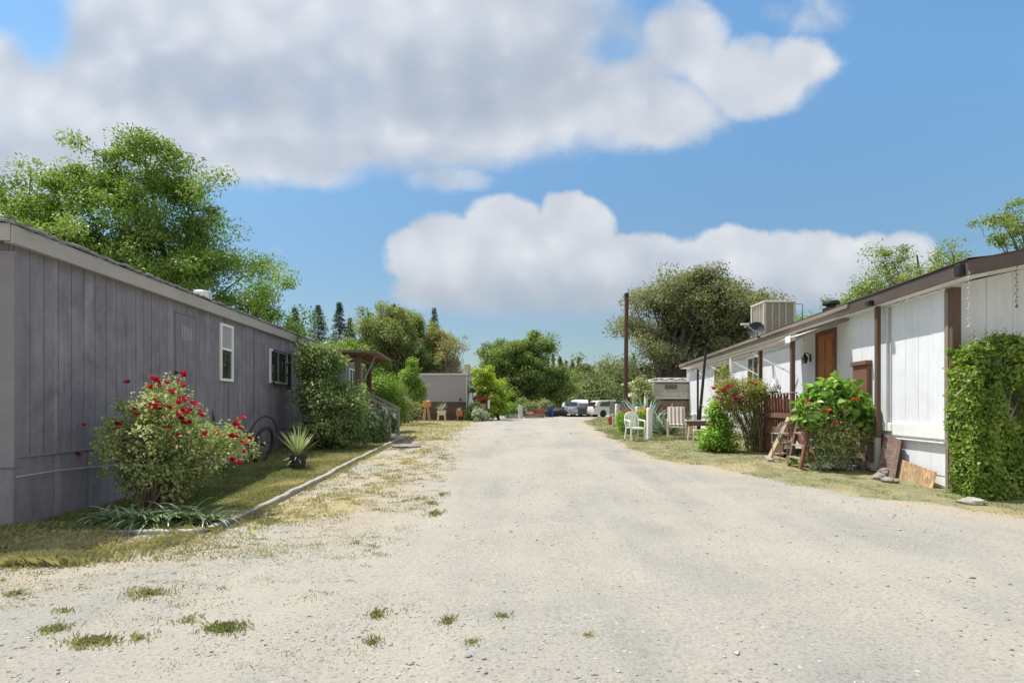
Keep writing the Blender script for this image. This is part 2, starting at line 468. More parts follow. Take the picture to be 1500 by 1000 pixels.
def blades(mb_list, c, n, ln, wd, tilt=(10,75), curl=.5, g=None, seg=5, vfold=.25, twist=0.0):
    """rosette of long tapering leaves; appends (V,F,rnd) numpy blocks"""
    g=g or rng
    for i in range(n):
        az=g.random()*2*math.pi; ti=R(tilt[0]+(tilt[1]-tilt[0])*g.random()**.8)
        l=ln*(.65+.5*g.random()); w=wd*(.8+.4*g.random())
        d=np.array([math.cos(az),math.sin(az),0]); s=np.array([-math.sin(az),math.cos(az),0])
        V=[];p=np.array(c,float)+d*.02; a=ti
        for k in range(seg+1):
            t=k/seg
            ww=w*(.55+.9*t if t<.35 else 1.0*(1-t)**.65/(.65**.65)*.87)*.5
            ww=max(ww,.0006)
            up=np.array([0,0,1])*math.sin(a)+d*-math.cos(a)*0
            nrm=d*-math.cos(a)+np.array([0,0,1])*math.sin(a)
            V+= [p+s*ww+nrm*ww*vfold,p-nrm*ww*vfold*.6,p-s*ww+nrm*ww*vfold]
            p=p+(d*math.sin(a)+np.array([0,0,1])*math.cos(a))*l/seg
            a+=curl*(.5+g.random()*.6)/seg
        Fq=[]
        for k in range(seg):
            b=3*k; Fq+= [(b,b+1,b+4,b+3),(b+1,b+2,b+5,b+4)]
        mb_list.append((np.array(V),np.array(Fq),np.full(len(Fq),g.random())))
def merge(blocks):
    V=[];Fq=[];r=[];n=0
    for v,f,q in blocks:
        V.append(v);Fq.append(f+n);r.append(q);n+=len(v)
    return np.concatenate(V),np.concatenate(Fq),np.concatenate(r)

# ================================================================ camera, light, sky
cam=bpy.data.cameras.new('camera'); co=bpy.data.objects.new('camera',cam); COL.objects.link(co)
co.location=(0,0,EYE); co.rotation_euler=(R(90),0,0)
cam.sensor_width=36; cam.lens=36*F/1500; cam.shift_y=(HZ-500)/1500; cam.clip_end=2000; cam.clip_start=.05
C.camera=co
SUNT=Vector((.40,-.22,-1)).normalized()
sl=bpy.data.lights.new('sun','SUN'); so=bpy.data.objects.new('sun',sl); COL.objects.link(so)
so.rotation_euler=SUNT.to_track_quat('-Z','Y').to_euler(); so.location=(-10,8,30)
sl.energy=SUN; sl.angle=R(.53); sl.color=(1.0,.955,.89)
C.view_settings.view_transform='Standard'; C.view_settings.look='None'; C.view_settings.gamma=1
C.view_settings.exposure=EXPO
C.view_settings.use_curve_mapping=False
C.cycles.use_denoising=True
C.cycles.max_bounces=6; C.cycles.transparent_max_bounces=4
C.cycles.sample_clamp_indirect=6
w=bpy.data.worlds.new('World'); C.world=w; w.use_nodes=True
nt=w.node_tree; nt.nodes.clear()
out=N(nt,'ShaderNodeOutputWorld'); bg=N(nt,'ShaderNodeBackground'); bg.inputs['Strength'].default_value=.12
L(nt,bg.outputs[0],out.inputs[0])
sky=N(nt,'ShaderNodeTexSky',sky_type='NISHITA'); sky.sun_disc=False
sky.sun_elevation=R(68); sky.sun_rotation=R(-57); sky.air_density=1.1; sky.dust_density=.7; sky.ozone_density=2.2; sky.altitude=300
tc=N(nt,'ShaderNodeTexCoord'); sx=N(nt,'ShaderNodeSeparateXYZ'); L(nt,tc.outputs['Generated'],sx.inputs[0])
yy=mth(nt,'MAXIMUM',mth(nt,'ABSOLUTE',sx.outputs[1]),.12)
U=mth(nt,'DIVIDE',sx.outputs[0],yy); Wv=mth(nt,'DIVIDE',sx.outputs[2],yy)
cv=N(nt,'ShaderNodeCombineXYZ'); L(nt,U,cv.inputs[0]); L(nt,Wv,cv.inputs[1]); L(nt,mth(nt,'MULTIPLY',sx.outputs[1],.3),cv.inputs[2])
base=cv.outputs[0]
def warp(scale,amt,detail=4,rough=.55):
    n=N(nt,'ShaderNodeTexNoise'); n.inputs['Scale'].default_value=scale; n.inputs['Detail'].default_value=detail; n.inputs['Roughness'].default_value=rough
    L(nt,base,n.inputs['Vector'])
    s=N(nt,'ShaderNodeVectorMath',operation='SUBTRACT'); L(nt,n.outputs['Color'],s.inputs[0]); s.inputs[1].default_value=(.5,.5,.5)
    m=N(nt,'ShaderNodeVectorMath',operation='SCALE'); L(nt,s.outputs[0],m.inputs[0]); m.inputs['Scale'].default_value=amt
    return m.outputs[0]
wv=N(nt,'ShaderNodeVectorMath',operation='ADD'); L(nt,base,wv.inputs[0]); L(nt,warp(4.2,.085,6,.55),wv.inputs[1])
w2=N(nt,'ShaderNodeVectorMath',operation='ADD'); L(nt,wv.outputs[0],w2.inputs[0]); L(nt,warp(13,.028,5,.6),w2.inputs[1])
wpos=w2.outputs[0]
sp=N(nt,'ShaderNodeSeparateXYZ'); L(nt,wpos,sp.inputs[0])
def blob(px,py,rx,ry,edge=.55,vec=None):
    s=N(nt,'ShaderNodeVectorMath',operation='SUBTRACT'); L(nt,vec or wpos,s.inputs[0]); s.inputs[1].default_value=((px-750)/F,(HZ-py)/F,0)
    m=N(nt,'ShaderNodeVectorMath',operation='MULTIPLY'); L(nt,s.outputs[0],m.inputs[0]); m.inputs[1].default_value=(F/rx,F/ry,0)
    l=N(nt,'ShaderNodeVectorMath',operation='LENGTH'); L(nt,m.outputs[0],l.inputs[0])
    r=N(nt,'ShaderNodeMapRange',interpolation_type='SMOOTHSTEP'); L(nt,l.outputs['Value'],r.inputs[0])
    r.inputs[1].default_value=1+edge*.5; r.inputs[2].default_value=1-edge*.5; r.inputs[3].default_value=0; r.inputs[4].default_value=1
    return r.outputs[0]
def union(bl,**k):
    acc=None
    for b in bl:
        v=blob(*b[:4],edge=b[4] if len(b)>4 else .5,**k)
        if len(b)>5: v=mth(nt,'MULTIPLY',v,b[5])
        acc=v if acc is None else mth(nt,'MAXIMUM',acc,v)
    return acc
nz=noise(nt,wv.outputs[0],8.5,8,.62,.15); bil=N(nt,'ShaderNodeTexVoronoi',feature='SMOOTH_F1'); bil.inputs['Scale'].default_value=17; L(nt,w2.outputs[0],bil.inputs['Vector'])
nzz=mth(nt,'ADD',mth(nt,'MULTIPLY',mth(nt,'SUBTRACT',nz,.5),1.15),mth(nt,'MULTIPLY',mth(nt,'SUBTRACT',.36,bil.outputs['Distance']),.24))
def carve(f,amt,lo,hi):
    v=mth(nt,'ADD',f,mth(nt,'MULTIPLY',nzz,amt)); r=N(nt,'ShaderNodeMapRange',interpolation_type='SMOOTHSTEP'); L(nt,v,r.inputs[0]); r.inputs[1].default_value=lo; r.inputs[2].default_value=hi
    return mth(nt,'MULTIPLY',r.outputs[0],mth(nt,'GREATER_THAN',f,.001))
gap=mth(nt,'SUBTRACT',1,union(GAPS))
cloud=mth(nt,'MULTIPLY',carve(union(CLOUDS),.78,.26,.96),gap)
lowfade=N(nt,'ShaderNodeMapRange',interpolation_type='SMOOTHSTEP'); L(nt,Wv,lowfade.inputs[0])
lowfade.inputs[1].default_value=(HZ-492)/F; lowfade.inputs[2].default_value=(HZ-425)/F; lowfade.inputs[3].default_value=.0; lowfade.inputs[4].default_value=1
lowc=mth(nt,'MULTIPLY',carve(union(LOWCLOUDS),.50,.56,.88),lowfade.outputs[0])
wis=noise(nt,base,5.0,6,.6,.3)
tear=ramp(nt,noise(nt,wpos,6.5,6,.62),[(.30,.93),(.55,1.0)])
dens=mth(nt,'MAXIMUM',cloud,lowc)
dens=mth(nt,'MULTIPLY',dens,tear)
# other clouds elsewhere in the sky, away from the view
side=ramp(nt,noise(nt,base,.9,6,.6,.2),[(.5,0.0),(.68,1.0)])
sidem=N(nt,'ShaderNodeMapRange'); L(nt,mth(nt,'ABSOLUTE',U),sidem.inputs[0]); sidem.inputs[1].default_value=1.1; sidem.inputs[2].default_value=1.8; sidem.inputs[3].default_value=0; sidem.inputs[4].default_value=.8
dens=mth(nt,'MAXIMUM',dens,mth(nt,'MULTIPLY',side,sidem.outputs[0]))
shade=union(DARKS,vec=wv.outputs[0])
grain=noise(nt,wpos,9,8,.62)
bright=mth(nt,'SUBTRACT',mth(nt,'ADD',.80,mth(nt,'ADD',mth(nt,'MULTIPLY',mth(nt,'SUBTRACT',grain,.5),.40),mth(nt,'MULTIPLY',mth(nt,'SUBTRACT',.36,bil.outputs['Distance']),.5))),mth(nt,'MULTIPLY',shade,.68),clamp=True)
ccol=ramp(nt,bright,[(0.0,tuple(CS*x for x in (.42,.465,.545))),(.45,tuple(CS*x for x in (.555,.595,.66))),(1.0,tuple(CS*x for x in (.86,.865,.885)))])
elf=N(nt,'ShaderNodeMapRange'); L(nt,Wv,elf.inputs[0]); elf.inputs[1].default_value=.08; elf.inputs[2].default_value=.62
lift=mix(nt,1.0,sky.outputs[0],mix(nt,elf.outputs[0],SKLOW,SKM),'MULTIPLY')
fin=mix(nt,mth(nt,'MULTIPLY',dens,.89),lift,ccol)
# added fill light: unseen bright clouds behind and above the camera
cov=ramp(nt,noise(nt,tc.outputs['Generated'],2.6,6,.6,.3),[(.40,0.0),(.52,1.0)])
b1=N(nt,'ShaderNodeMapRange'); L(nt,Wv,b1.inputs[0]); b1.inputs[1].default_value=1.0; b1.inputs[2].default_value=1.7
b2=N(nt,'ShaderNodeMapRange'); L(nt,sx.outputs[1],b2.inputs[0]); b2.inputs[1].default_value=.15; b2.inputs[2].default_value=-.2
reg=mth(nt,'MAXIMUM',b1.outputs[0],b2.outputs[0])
fin=mix(nt,mth(nt,'MULTIPLY',cov,reg),fin,(BACK_FILL,BACK_FILL*1.01,BACK_FILL*1.04))
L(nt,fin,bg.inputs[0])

# ================================================================ ground + road material
def ground_mat(name):
    m,nt,out=nodes(name)
    ge=N(nt,'ShaderNodeNewGeometry'); v=ge.outputs['Position']
    vegA=N(nt,'ShaderNodeAttribute',attribute_name='veg').outputs['Fac']
    dryA=N(nt,'ShaderNodeAttribute',attribute_name='dry').outputs['Fac']
    dirA=N(nt,'ShaderNodeAttribute',attribute_name='dirt').outputs['Fac']
    big=noise(nt,v,.55,5,.6,.4); med=noise(nt,v,2.6,6,.65); fine=noise(nt,v,34,5,.7); vf=noise(nt,v,120,3,.7)
    gcol=ramp(nt,big,[(.34,(.255,.250,.228)),(.48,(.300,.287,.250)),(.64,(.345,.321,.270))])
    gcol=mix(nt,mth(nt,'MULTIPLY',ramp(nt,med,[(.42,0.0),(.62,1.0)]),.35),gcol,(.27,.268,.250))
    sp1=ramp(nt,fine,[(.34,.70),(.48,.98),(.68,1.1)])
    gcol=mix(nt,1.0,gcol,sp1,'MULTIPLY')
    sp2=ramp(nt,vf,[(.33,.70),(.46,1.0),(.7,1.1)])
    gcol=mix(nt,1.0,gcol,sp2,'MULTIPLY')
    # stones: scattered voronoi pebbles
    vo=N(nt,'ShaderNodeTexVoronoi'); vo.inputs['Scale'].default_value=26; L(nt,v,vo.inputs['Vector'])
    cell=N(nt,'ShaderNodeSeparateColor'); L(nt,vo.outputs['Color'],cell.inputs[0])
    pm=mth(nt,'MULTIPLY',mth(nt,'LESS_THAN',vo.outputs['Distance'],.30),mth(nt,'GREATER_THAN',mth(nt,'ADD',cell.outputs[0],mth(nt,'MULTIPLY',mth(nt,'SUBTRACT',.5,big),.7)),.86))
    gcol=mix(nt,mth(nt,'MULTIPLY',pm,.8),gcol,ramp(nt,cell.outputs[1],[(0,(.16,.155,.15)),(.6,(.30,.29,.28)),(1,(.55,.53,.5))]))
    mp=N(nt,'ShaderNodeMapping'); mp.inputs['Scale'].default_value=(.95,.10,1); mp.inputs['Rotation'].default_value=(0,0,R(3)); L(nt,v,mp.inputs['Vector'])
    trk=ramp(nt,noise(nt,mp.outputs[0],1.15,4,.55,.2),[(.42,0.0),(.60,1.0)])
    gcol=mix(nt,mth(nt,'MULTIPLY',trk,.55),gcol,mix(nt,1.0,(.368,.343,.292),sp1,'MULTIPLY'))
    dirt=ramp(nt,med,[(.3,(.325,.272,.205)),(.7,(.40,.348,.27))])
    dirt=mix(nt,1.0,dirt,sp1,'MULTIPLY')
    c=mix(nt,dirA,gcol,dirt)
    gr=ramp(nt,noise(nt,v,9,6,.7),[(.3,(.125,.135,.06)),(.7,(.255,.243,.13))])
    dr=ramp(nt,noise(nt,v,14,6,.7),[(.3,(.25,.20,.105)),(.7,(.42,.36,.20))])
    vc=mix(nt,dryA,gr,dr)
    vm=mth(nt,'ADD',vegA,mth(nt,'MULTIPLY',mth(nt,'SUBTRACT',noise(nt,v,11,5,.75),.5),1.3))
    vm=ramp(nt,vm,[(.38,0.0),(.62,1.0)])
    vm=mth(nt,'MULTIPLY',vm,mth(nt,'GREATER_THAN',vegA,.02))
    c=mix(nt,mth(nt,'MULTIPLY',vm,.92),c,vc)
    p=N(nt,'ShaderNodeBsdfPrincipled'); L(nt,c,p.inputs['Base Color']); p.inputs['Roughness'].default_value=.95; p.inputs['Specular IOR Level'].default_value=.1
    h=mth(nt,'ADD',mth(nt,'MULTIPLY',fine,.8),mth(nt,'ADD',mth(nt,'MULTIPLY',vf,.35),mth(nt,'MULTIPLY',pm,.5)))
    h=mth(nt,'ADD',h,mth(nt,'MULTIPLY',med,1.6))
    L(nt,bump(nt,h,.75,.022),p.inputs['Normal'])
    L(nt,p.outputs[0],out.inputs[0]); return m
gm=ground_mat('gravel_and_grass_ground')
def axis_pts(lo,hi,c,near,grow):
    a=[c];s=near
    while a[-1]<hi: a.append(a[-1]+s); s*=grow if abs(a[-1]-c)>9 else 1
    b=[c];s=near
    while b[-1]>lo: b.append(b[-1]-s); s*=grow if abs(b[-1]-c)>9 else 1
    return np.array(sorted(set(b[1:]+a)))
gx=axis_pts(-300,300,0,.085,1.06)
gy=[2.0];s=.07
while gy[-1]<700:
    gy.append(gy[-1]+s)
    if gy[-1]>7: s=min(s*1.018,40)
gyb=[2.0-.4*k for k in range(1,8)]+[-2,-4,-8,-15,-30,-60]
gy=np.array(sorted(gyb+gy))
def sheet(name,X,Y,Z,attrs,mat):
    ny,nx=X.shape
    V=np.stack([X.ravel(),Y.ravel(),Z.ravel()],1)
    i=np.arange(ny*nx).reshape(ny,nx)
    Fq=np.stack([i[:-1,:-1],i[:-1,1:],i[1:,1:],i[1:,:-1]],-1).reshape(-1,4)
    return np_mesh(name,V,Fq,mat,None,None,True,attrs)
X,Y=np.meshgrid(gx,gy)
vg,dy=veg(X,Y)
dirt=np.clip(1-np.abs(X-redge(Y)-.05)/.9,0,1)*sm(vnoise(X,Y,.7,41),.25,.5)*(Y<46)
dirt=np.maximum(dirt,.9*np.clip(1.3-np.abs(X-ledge(Y)+1.0)/1.6,0,1)*sm(vnoise(X,Y,.9,42),.2,.6)*(Y<42))
ins=np.minimum(X-ledge(Y),redge(Y)-X)
Z=H(X,Y)-.03*sm(ins,.15,.5)*(Y<54)*(Y>-7)
# a grassy rise behind the camera-left bed keeps level; verge slightly lumpy
Z=Z+.02*vg*(vnoise(X,Y,.28,51)-.3)
g_o=sheet('ground',X,Y,Z,dict(veg=vg.ravel(),dry=dy.ravel(),dirt=dirt.ravel()),gm); tag(g_o,kind='structure')
ry=gy[(gy>-6.9)&(gy<52)]
nxr=170
T=np.linspace(0,1,nxr)[None,:]
le=ledge(ry)+.10*(vnoise(ry*0,ry,.16,61)-.5)-.05; re_=redge(ry)+.10*(vnoise(ry*0,ry,.16,62)-.5)+.05
Xr=le[:,None]*(1-T)+re_[:,None]*T; Yr=np.repeat(ry[:,None],nxr,1)
vr,dr_=veg(Xr,Yr)
dirt=np.clip(1-np.abs(Xr-redge(Yr)-.05)/.9,0,1)*sm(vnoise(Xr,Yr,.7,41),.25,.5)*(Yr<46)
dirt=np.maximum(dirt,.9*np.clip(1.3-np.abs(Xr-ledge(Yr)+1.0)/1.6,0,1)*sm(vnoise(Xr,Yr,.9,42),.2,.6)*(Yr<42))
r_o=sheet('road',Xr,Yr,H(Xr,Yr)+.005,dict(veg=vr.ravel(),dry=dr_.ravel(),dirt=dirt.ravel()),gm); tag(r_o,kind='structure')

# hill far behind
hx=np.linspace(-260,260,60); hy=np.linspace(75,330,40)
X,Y=np.meshgrid(hx,hy)
Zh=-1+8*sm(Y,85,215)*(.75+.5*vnoise(X,Y,60,71))*sm(X,-130,20)+.5
hm=paint('hill_soil',(.14,.13,.06),.95,.3,.05,0)
h_o=sheet('hill',X,Y,Zh,{},hm); tag(h_o,kind='structure')
def hillz(x,y): return -1+8*sm(y,85,215)*(.75+.5*vnoise(x,y,60,71))*sm(x,-130,20)+.5

# ================================================================ loose stones, grass
g=np.random.default_rng(17)
def in_front(x,y,pad=.3): return np.abs(x)<y*.93+pad
n=26000
y=2.6+20*g.random(n)**1.7; x=(g.random(n)*2-1)*(y*.93+.3)
ok=(x<redge(y)+.2)&(x>-3.5)|((x<=-3.5)&(y<6.3))
ok&=(vnoise(x,y,.9,81)*.6+vnoise(x,y,.3,82)*.4)>.35+.25*g.random(n)
x=x[ok];y=y[ok];n=len(x)
s=.003+.0085*g.random(n)**3.2+ (g.random(n)<.005)*.014*g.random(n); s*=(1+.05*y)
ico=unit(np.array([(1,0,0),(-1,0,0),(0,1,0),(0,-1,0),(0,0,1),(0,0,-.6),(.6,.6,.55),(-.6,.5,.5)]))
tet=np.array([(4,0,6),(6,0,2),(6,2,4),(2,7,4),(2,1,7),(7,1,4),(4,1,3),(4,3,0),(0,5,2),(2,5,1),(1,5,3),(3,5,0)])
ico=np.array([(1,0,0),(-1,0,0),(0,1,0),(0,-1,0),(0,0,1),(0,0,-.6),(.62,.62,.5),(-.62,.55,.5)])
J=ico[None]*(.75+.5*g.random((n,8,1)))*np.stack([s*(.8+.7*g.random(n)),s*(.7+.5*g.random(n)),s*(.45+.4*g.random(n))],1)[:,None,:]
a=g.random(n)*6.28; ca,sa=np.cos(a)[:,None],np.sin(a)[:,None]
J=np.stack([J[...,0]*ca-J[...,1]*sa,J[...,0]*sa+J[...,1]*ca,J[...,2]],-1)
P=np.stack([x,y,H(x,y)+.004+s*.12],1)
V=(J+P[:,None,:]).reshape(-1,3); Ft=(tet[None]+8*np.arange(n)[:,None,None]).reshape(-1,3)
m,nt,out=nodes('loose_stone')
at=N(nt,'ShaderNodeAttribute',attribute_name='rnd')
c=ramp(nt,at.outputs['Fac'],[(0,(.14,.135,.13)),(.35,(.27,.26,.245)),(.8,(.40,.375,.33)),(1,(.50,.47,.42))])
p=N(nt,'ShaderNodeBsdfPrincipled'); L(nt,c,p.inputs['Base Color']); p.inputs['Roughness'].default_value=.9; L(nt,p.outputs[0],out.inputs[0])
st=np_mesh('gravel',V,Ft,m,None,np.repeat(g.random(n),12)); tag(st,'loose grey and tan stones scattered over the gravel road','gravel',kind='stuff')

def grass_pts(n,x0,x1,y0,y1,dens,gg):
    x=x0+(x1-x0)*gg.random(n); y=y0+(y1-y0)*gg.random(n)**1.35
    v,d=veg(x,y)
    ok=(gg.random(n)<v*dens)&in_front(x,y)
    return x[ok],y[ok],d[ok]
GX=[];GY=[];GD=[];GHt=[]
def add_g(x,y,d,h):
    GX.append(x);GY.append(y);GD.append(d);GHt.append(h*(.5+.9*g.random(len(x))))
x,y,d=grass_pts(150000,-7,-3.6,5.3,19,.9,g); k=vnoise(x,y,.35,91)
add_g(x,y,d,.03+.07*k**2+.03*(y<8))
x,y,d=grass_pts(34000,-9,-3,5.0,8.0,.8,g); kk=(vnoise(x,y,.22,99)*.6+vnoise(x,y,.6,100)*.4>.42)|(x<-5.2); add_g(x[kk],y[kk],d[kk],(.03+.05*vnoise(x[kk],y[kk],.3,92))*np.where(y[kk]>6.4,1.1,.55))
x,y,d=grass_pts(110000,-3.7,-.8,4.5,19,.8,g); kk=vnoise(x,y,.13,101)>.45; add_g(x[kk],y[kk],np.clip(d[kk]*.9,0,1),.018+.025*vnoise(x[kk],y[kk],.3,93))
x,y,d=grass_pts(150000,3.0,9.5,6.5,26,.8,g); kk=vnoise(x,y,.2,102)>.3; x,y,d=x[kk],y[kk],d[kk]; add_g(x,y,np.clip(d*.8+.25,0,1),.016+.022*vnoise(x,y,.3,94)**2)
x,y,d=grass_pts(40000,-7,9,18,46,.9,g); add_g(x,y,d,.05+.04*vnoise(x,y,1,95))
# edge of the timber: taller fringe
n=5200; y=6.6+11.5*g.random(n); x=np.where(g.random(n)<.5,-3.69-abs(g.normal(0,.05,n)),-3.51+abs(g.normal(0,.06,n)))
kk=vnoise(x,y,.4,96)>.45; add_g(x[kk],y[kk],np.where(g.random(kk.sum())<.5,.3,.9),.06)
n=1500; x=-5.1+1.6*g.random(n); y=6.74+abs(g.normal(0,.08,n)); add_g(x,y,np.where(g.random(n)<.5,.25,.9),.06)
# tufts in the road, where the photo shows them
for (px,py,rx,ry_,nn,dd,hh) in TUFTS:
    gz=.0
    for _ in range(4): dep=F*(EYE-gz)/(py-HZ); gz=float(G(0,dep))
    cx=(px-750)/F*dep; rxx=rx/F*dep; ryy=min(ry_*dep*dep/(F*EYE),.5)
    nn=int(nn*1.0); aa=g.random(nn)*6.28; nn=int(nn*.8); aa=aa[:nn]; rr_=np.minimum(np.abs(g.normal(0,.62,nn)),1.7)
    x=cx+np.cos(aa)*rr_*rxx*(.6+.8*vnoise(aa,aa*0+px,.5,97)); y=dep+np.sin(aa)*rr_*ryy
    add_g(x,y,np.clip(dd-.05+g.normal(0,.22,nn)+.25*(rr_>.8),0,1),hh*(.6+.7*g.random()))
# sparse dead weeds on the near left
n=2600; x=-7+7.5*g.random(n); y=3.2+6*g.random(n); ok=in_front(x,y)&(x<-.2-.25*(y-3)+.4*g.normal(size=n))&(vnoise(x,y,.8,98)>.42+.25*g.random(n))
for cx,cy in zip(x[ok],y[ok]):
    q=g.integers(4,22); sdd=.02+.05*g.random(); add_g(cx+g.normal(0,sdd,q),cy+g.normal(0,sdd,q),np.clip(g.normal(.62,.22,q),0,1),.016)
for _ in range(620):
    cy=5.2+11*g.random()**1.4; cx=-3.5+2.3*g.random()**1.2
    if vnoise(cx,cy,.8,103)<.38: continue
    q=g.integers(12,55); sdd=.03+.06*g.random(); add_g(cx+g.normal(0,sdd*1.3,q),cy+g.normal(0,sdd,q),np.clip(g.normal(.40 if g.random()<.6 else .75,.15,q),0,1),.016+.012*g.random())
for _ in range(260):
    cy=4.2+2.4*g.random(); cx=-5.5+4.2*g.random()
    q=g.integers(8,40); sdd=.02+.05*g.random(); add_g(cx+g.normal(0,sdd*1.3,q),cy+g.normal(0,sdd,q),np.clip(g.normal(.5 if g.random()<.5 else .8,.15,q),0,1),.013+.010*g.random())
x=np.concatenate(GX);y=np.concatenate(GY);d=np.concatenate(GD);h=np.concatenate(GHt);n=len(x)
z=H(x,y); az=g.random(n)*6.28; wd=(.0016+.0016*g.random(n))*(1+y*.13)
lean=.25+.75*g.random(n)
dx=np.cos(az)*h*lean;dyy=np.sin(az)*h*lean; px_=np.cos(az+1.57)*wd;py_=np.sin(az+1.57)*wd
V=np.stack([np.stack([x-px_,y-py_,z-.005],1),np.stack([x+px_,y+py_,z-.005],1),
  np.stack([x+dx*.45+px_*.7,y+dyy*.45+py_*.7,z+h*.6],1),np.stack([x+dx,y+dyy,z+h*(1-.35*lean)],1)],1).reshape(-1,3)
rn=np.clip(d*.8+.2*g.random(n)+.08*g.normal(size=n),0,1)
m=leafmat('grass_blades',(.105,.138,.05),(.225,.22,.115),(.36,.31,.20),.3,.6,.15)
gs=np_mesh('grass',V,np.arange(4*n).reshape(n,4),m,None,rn); tag(gs,'short green and straw grass over the verges with small tufts in the gravel','grass',kind='stuff')

# ================================================================ timber edging of the left bed
tw=wood('weathered_timber',(.34,.32,.28),.9,.32,'y',((.18,.17,.14),.6))
y=6.78; kk=0
labs=['nearest pale timber along the left flower bed, chipped at its near end','second pale timber edging the left bed before the yucca pot','third pale timber edging the left bed beside the yucca pot','fourth pale timber edging the left bed beside the big shrub','last pale timber of the left bed edging, near the porch steps']
while y<18.0:
    l=2.3 if y<15.5 else 18.1-y
    x0=-3.6+.02*random.uniform(-1,1); x1=-3.6+.03*random.uniform(-1,1)
    n=14; mb=MB(); vs=[];fs=[]
    for i in range(n+1):
        t=i/n; yy_=y+l*t-.01; xx=x0+(x1-x0)*t; zg=float(G(xx,yy_)); w_=.048+.004*random.uniform(-1,1); hh=.062+.008*random.uniform(-1,1)
        if i in(0,n): w_*=.85; hh*=.85
        vs+=[(xx-w_,yy_,zg-.05),(xx+w_,yy_,zg-.05),(xx+w_,yy_,zg+hh*.85),(xx+w_*.75,yy_,zg+hh),(xx-w_*.75,yy_,zg+hh*.97),(xx-w_,yy_,zg+hh*.8)]
        if i<n: b=6*i; fs+=[(b+j,b+(j+1)%6,b+6+(j+1)%6,b+6+j) for j in range(6)]
    fs+=[(5,4,3,2,1,0),tuple(6*n+j for j in range(6))]
    o=mb.add(vs,fs).build('bed_edging_timber',tw,None,False)
    tag(o,labs[min(kk,4)],'timber','timbers edging the left bed'); y+=l; kk+=1
tx=wood('weathered_timber_x',(.38,.36,.32),.9,.3,'x',((.2,.19,.16),.5))
n=12;vs=[];fs=[]
for i in range(n+1):
    t=i/n; xx=-5.0+1.28*t; yy_=6.62+.05*t+.012*random.uniform(-1,1); w_=.045; hh=.05+.006*random.uniform(-1,1)
    vs+=[(xx,yy_-w_,-.05),(xx,yy_+w_,-.05),(xx,yy_+w_,hh*.85),(xx,yy_+w_*.7,hh),(xx,yy_-w_*.7,hh),(xx,yy_-w_,hh*.8)]
    if i<n: b=6*i; fs+=[(b+j,b+(j+1)%6,b+6+(j+1)%6,b+6+j) for j in range(6)]
fs+=[(5,4,3,2,1,0),tuple(6*n+j for j in range(6))]
o=MB().add(vs,fs).build('bed_edging_timber',tx); tag(o,'thin pale timber lying crosswise in front of the strap-leaved plants','timber','timbers edging the left bed')

def rock(name,label,cx,cy,r,flat,mat,group=None,seed=0,z=None,cat='rock'):
    g2=np.random.default_rng(seed); bmv=[];fs=[]
    nu,nv=14,9
    for j in range(nv+1):
        ph=math.pi*j/nv
        for i in range(nu):
            th=2*math.pi*i/nu; q=np.array([math.sin(ph)*math.cos(th),math.sin(ph)*math.sin(th),math.cos(ph)])
            k=1+.45*(float(vnoise(q[0]*2+seed,q[1]*2+q[2]*1.7,.9,seed+3))-.5)+.3*(float(vnoise(q[0]*5+seed,q[1]*5-q[2]*4,1,seed+4))-.5)
            if j in (0,nv): k=1
            bmv.append((q[0]*r*k*1.25,q[1]*r*k,q[2]*r*k*flat))
    for j in range(nv):
        for i in range(nu): fs.append((j*nu+i,(j+1)*nu+i,(j+1)*nu+(i+1)%nu,j*nu+(i+1)%nu))
    o=MB().add(bmv,fs).build(name,mat,None,True); o.location=(cx,cy,(float(G(cx,cy)) if z is None else z)+r*flat*.45); o.rotation_euler=(0,0,seed)
    tag(o,label,cat,group); return o
rk=paint('rock_grey',(.23,.215,.185),.9,.4,9,.9,((.12,.115,.09),.6),bdist=.02,fine=25)
rock('rock','dark mossy stone where the two bed timbers meet',-3.68,6.68,.07,.7,paint('rock_dark',(.16,.16,.13),.9,.4,9,.8,bdist=.02,fine=25),seed=3)

# ================================================================ grey mobile home on the left
grey=wood('grey_siding',(.222,.208,.232),.8,.13,'z',((.30,.285,.30),.55),.22,.30)
greytrim=paint('grey_trim',(.205,.192,.212),.7,.12,2,.3,((.16,.15,.165),.4))
tan=paint('tan_fascia',(.37,.345,.315),.7,.1,1.5,.3,((.27,.25,.23),.45),stretch=(.3,1,1))
white=paint('white_frame',(.78,.78,.76),.5,.06,3,.1)
dglass=glass('window_glass')
curt=paint('pale_blind',(.33,.33,.34),.5,.1,4,.1,stretch=(1,1,8))
dark=paint('black_iron',(.018,.018,.02),.5,.3,8,.3)
rubb=paint('roof_membrane',(.20,.195,.20),.75,.35,6,.8,((.5,.5,.5),.4),bdist=.01)
metalw=paint('galvanised_vent',(.62,.63,.64),.35,.15,5,.2,metal=.6)
def la(px): return (5.46/((750-px)/F-.0612)-6.7)*1.0019
ang=math.atan2(1,-.0612)
LH=thing('mobile_home','long grey wood-sided mobile home along the left edge with tan fascia','mobile home',(-5.87,6.7,0),ang)
LN=20.3
def F_(): return MB(flip=True)
mb=F_(); mb.siding(0,LN,.9,3.5,.236,0,.013,.011,jitter=.08)
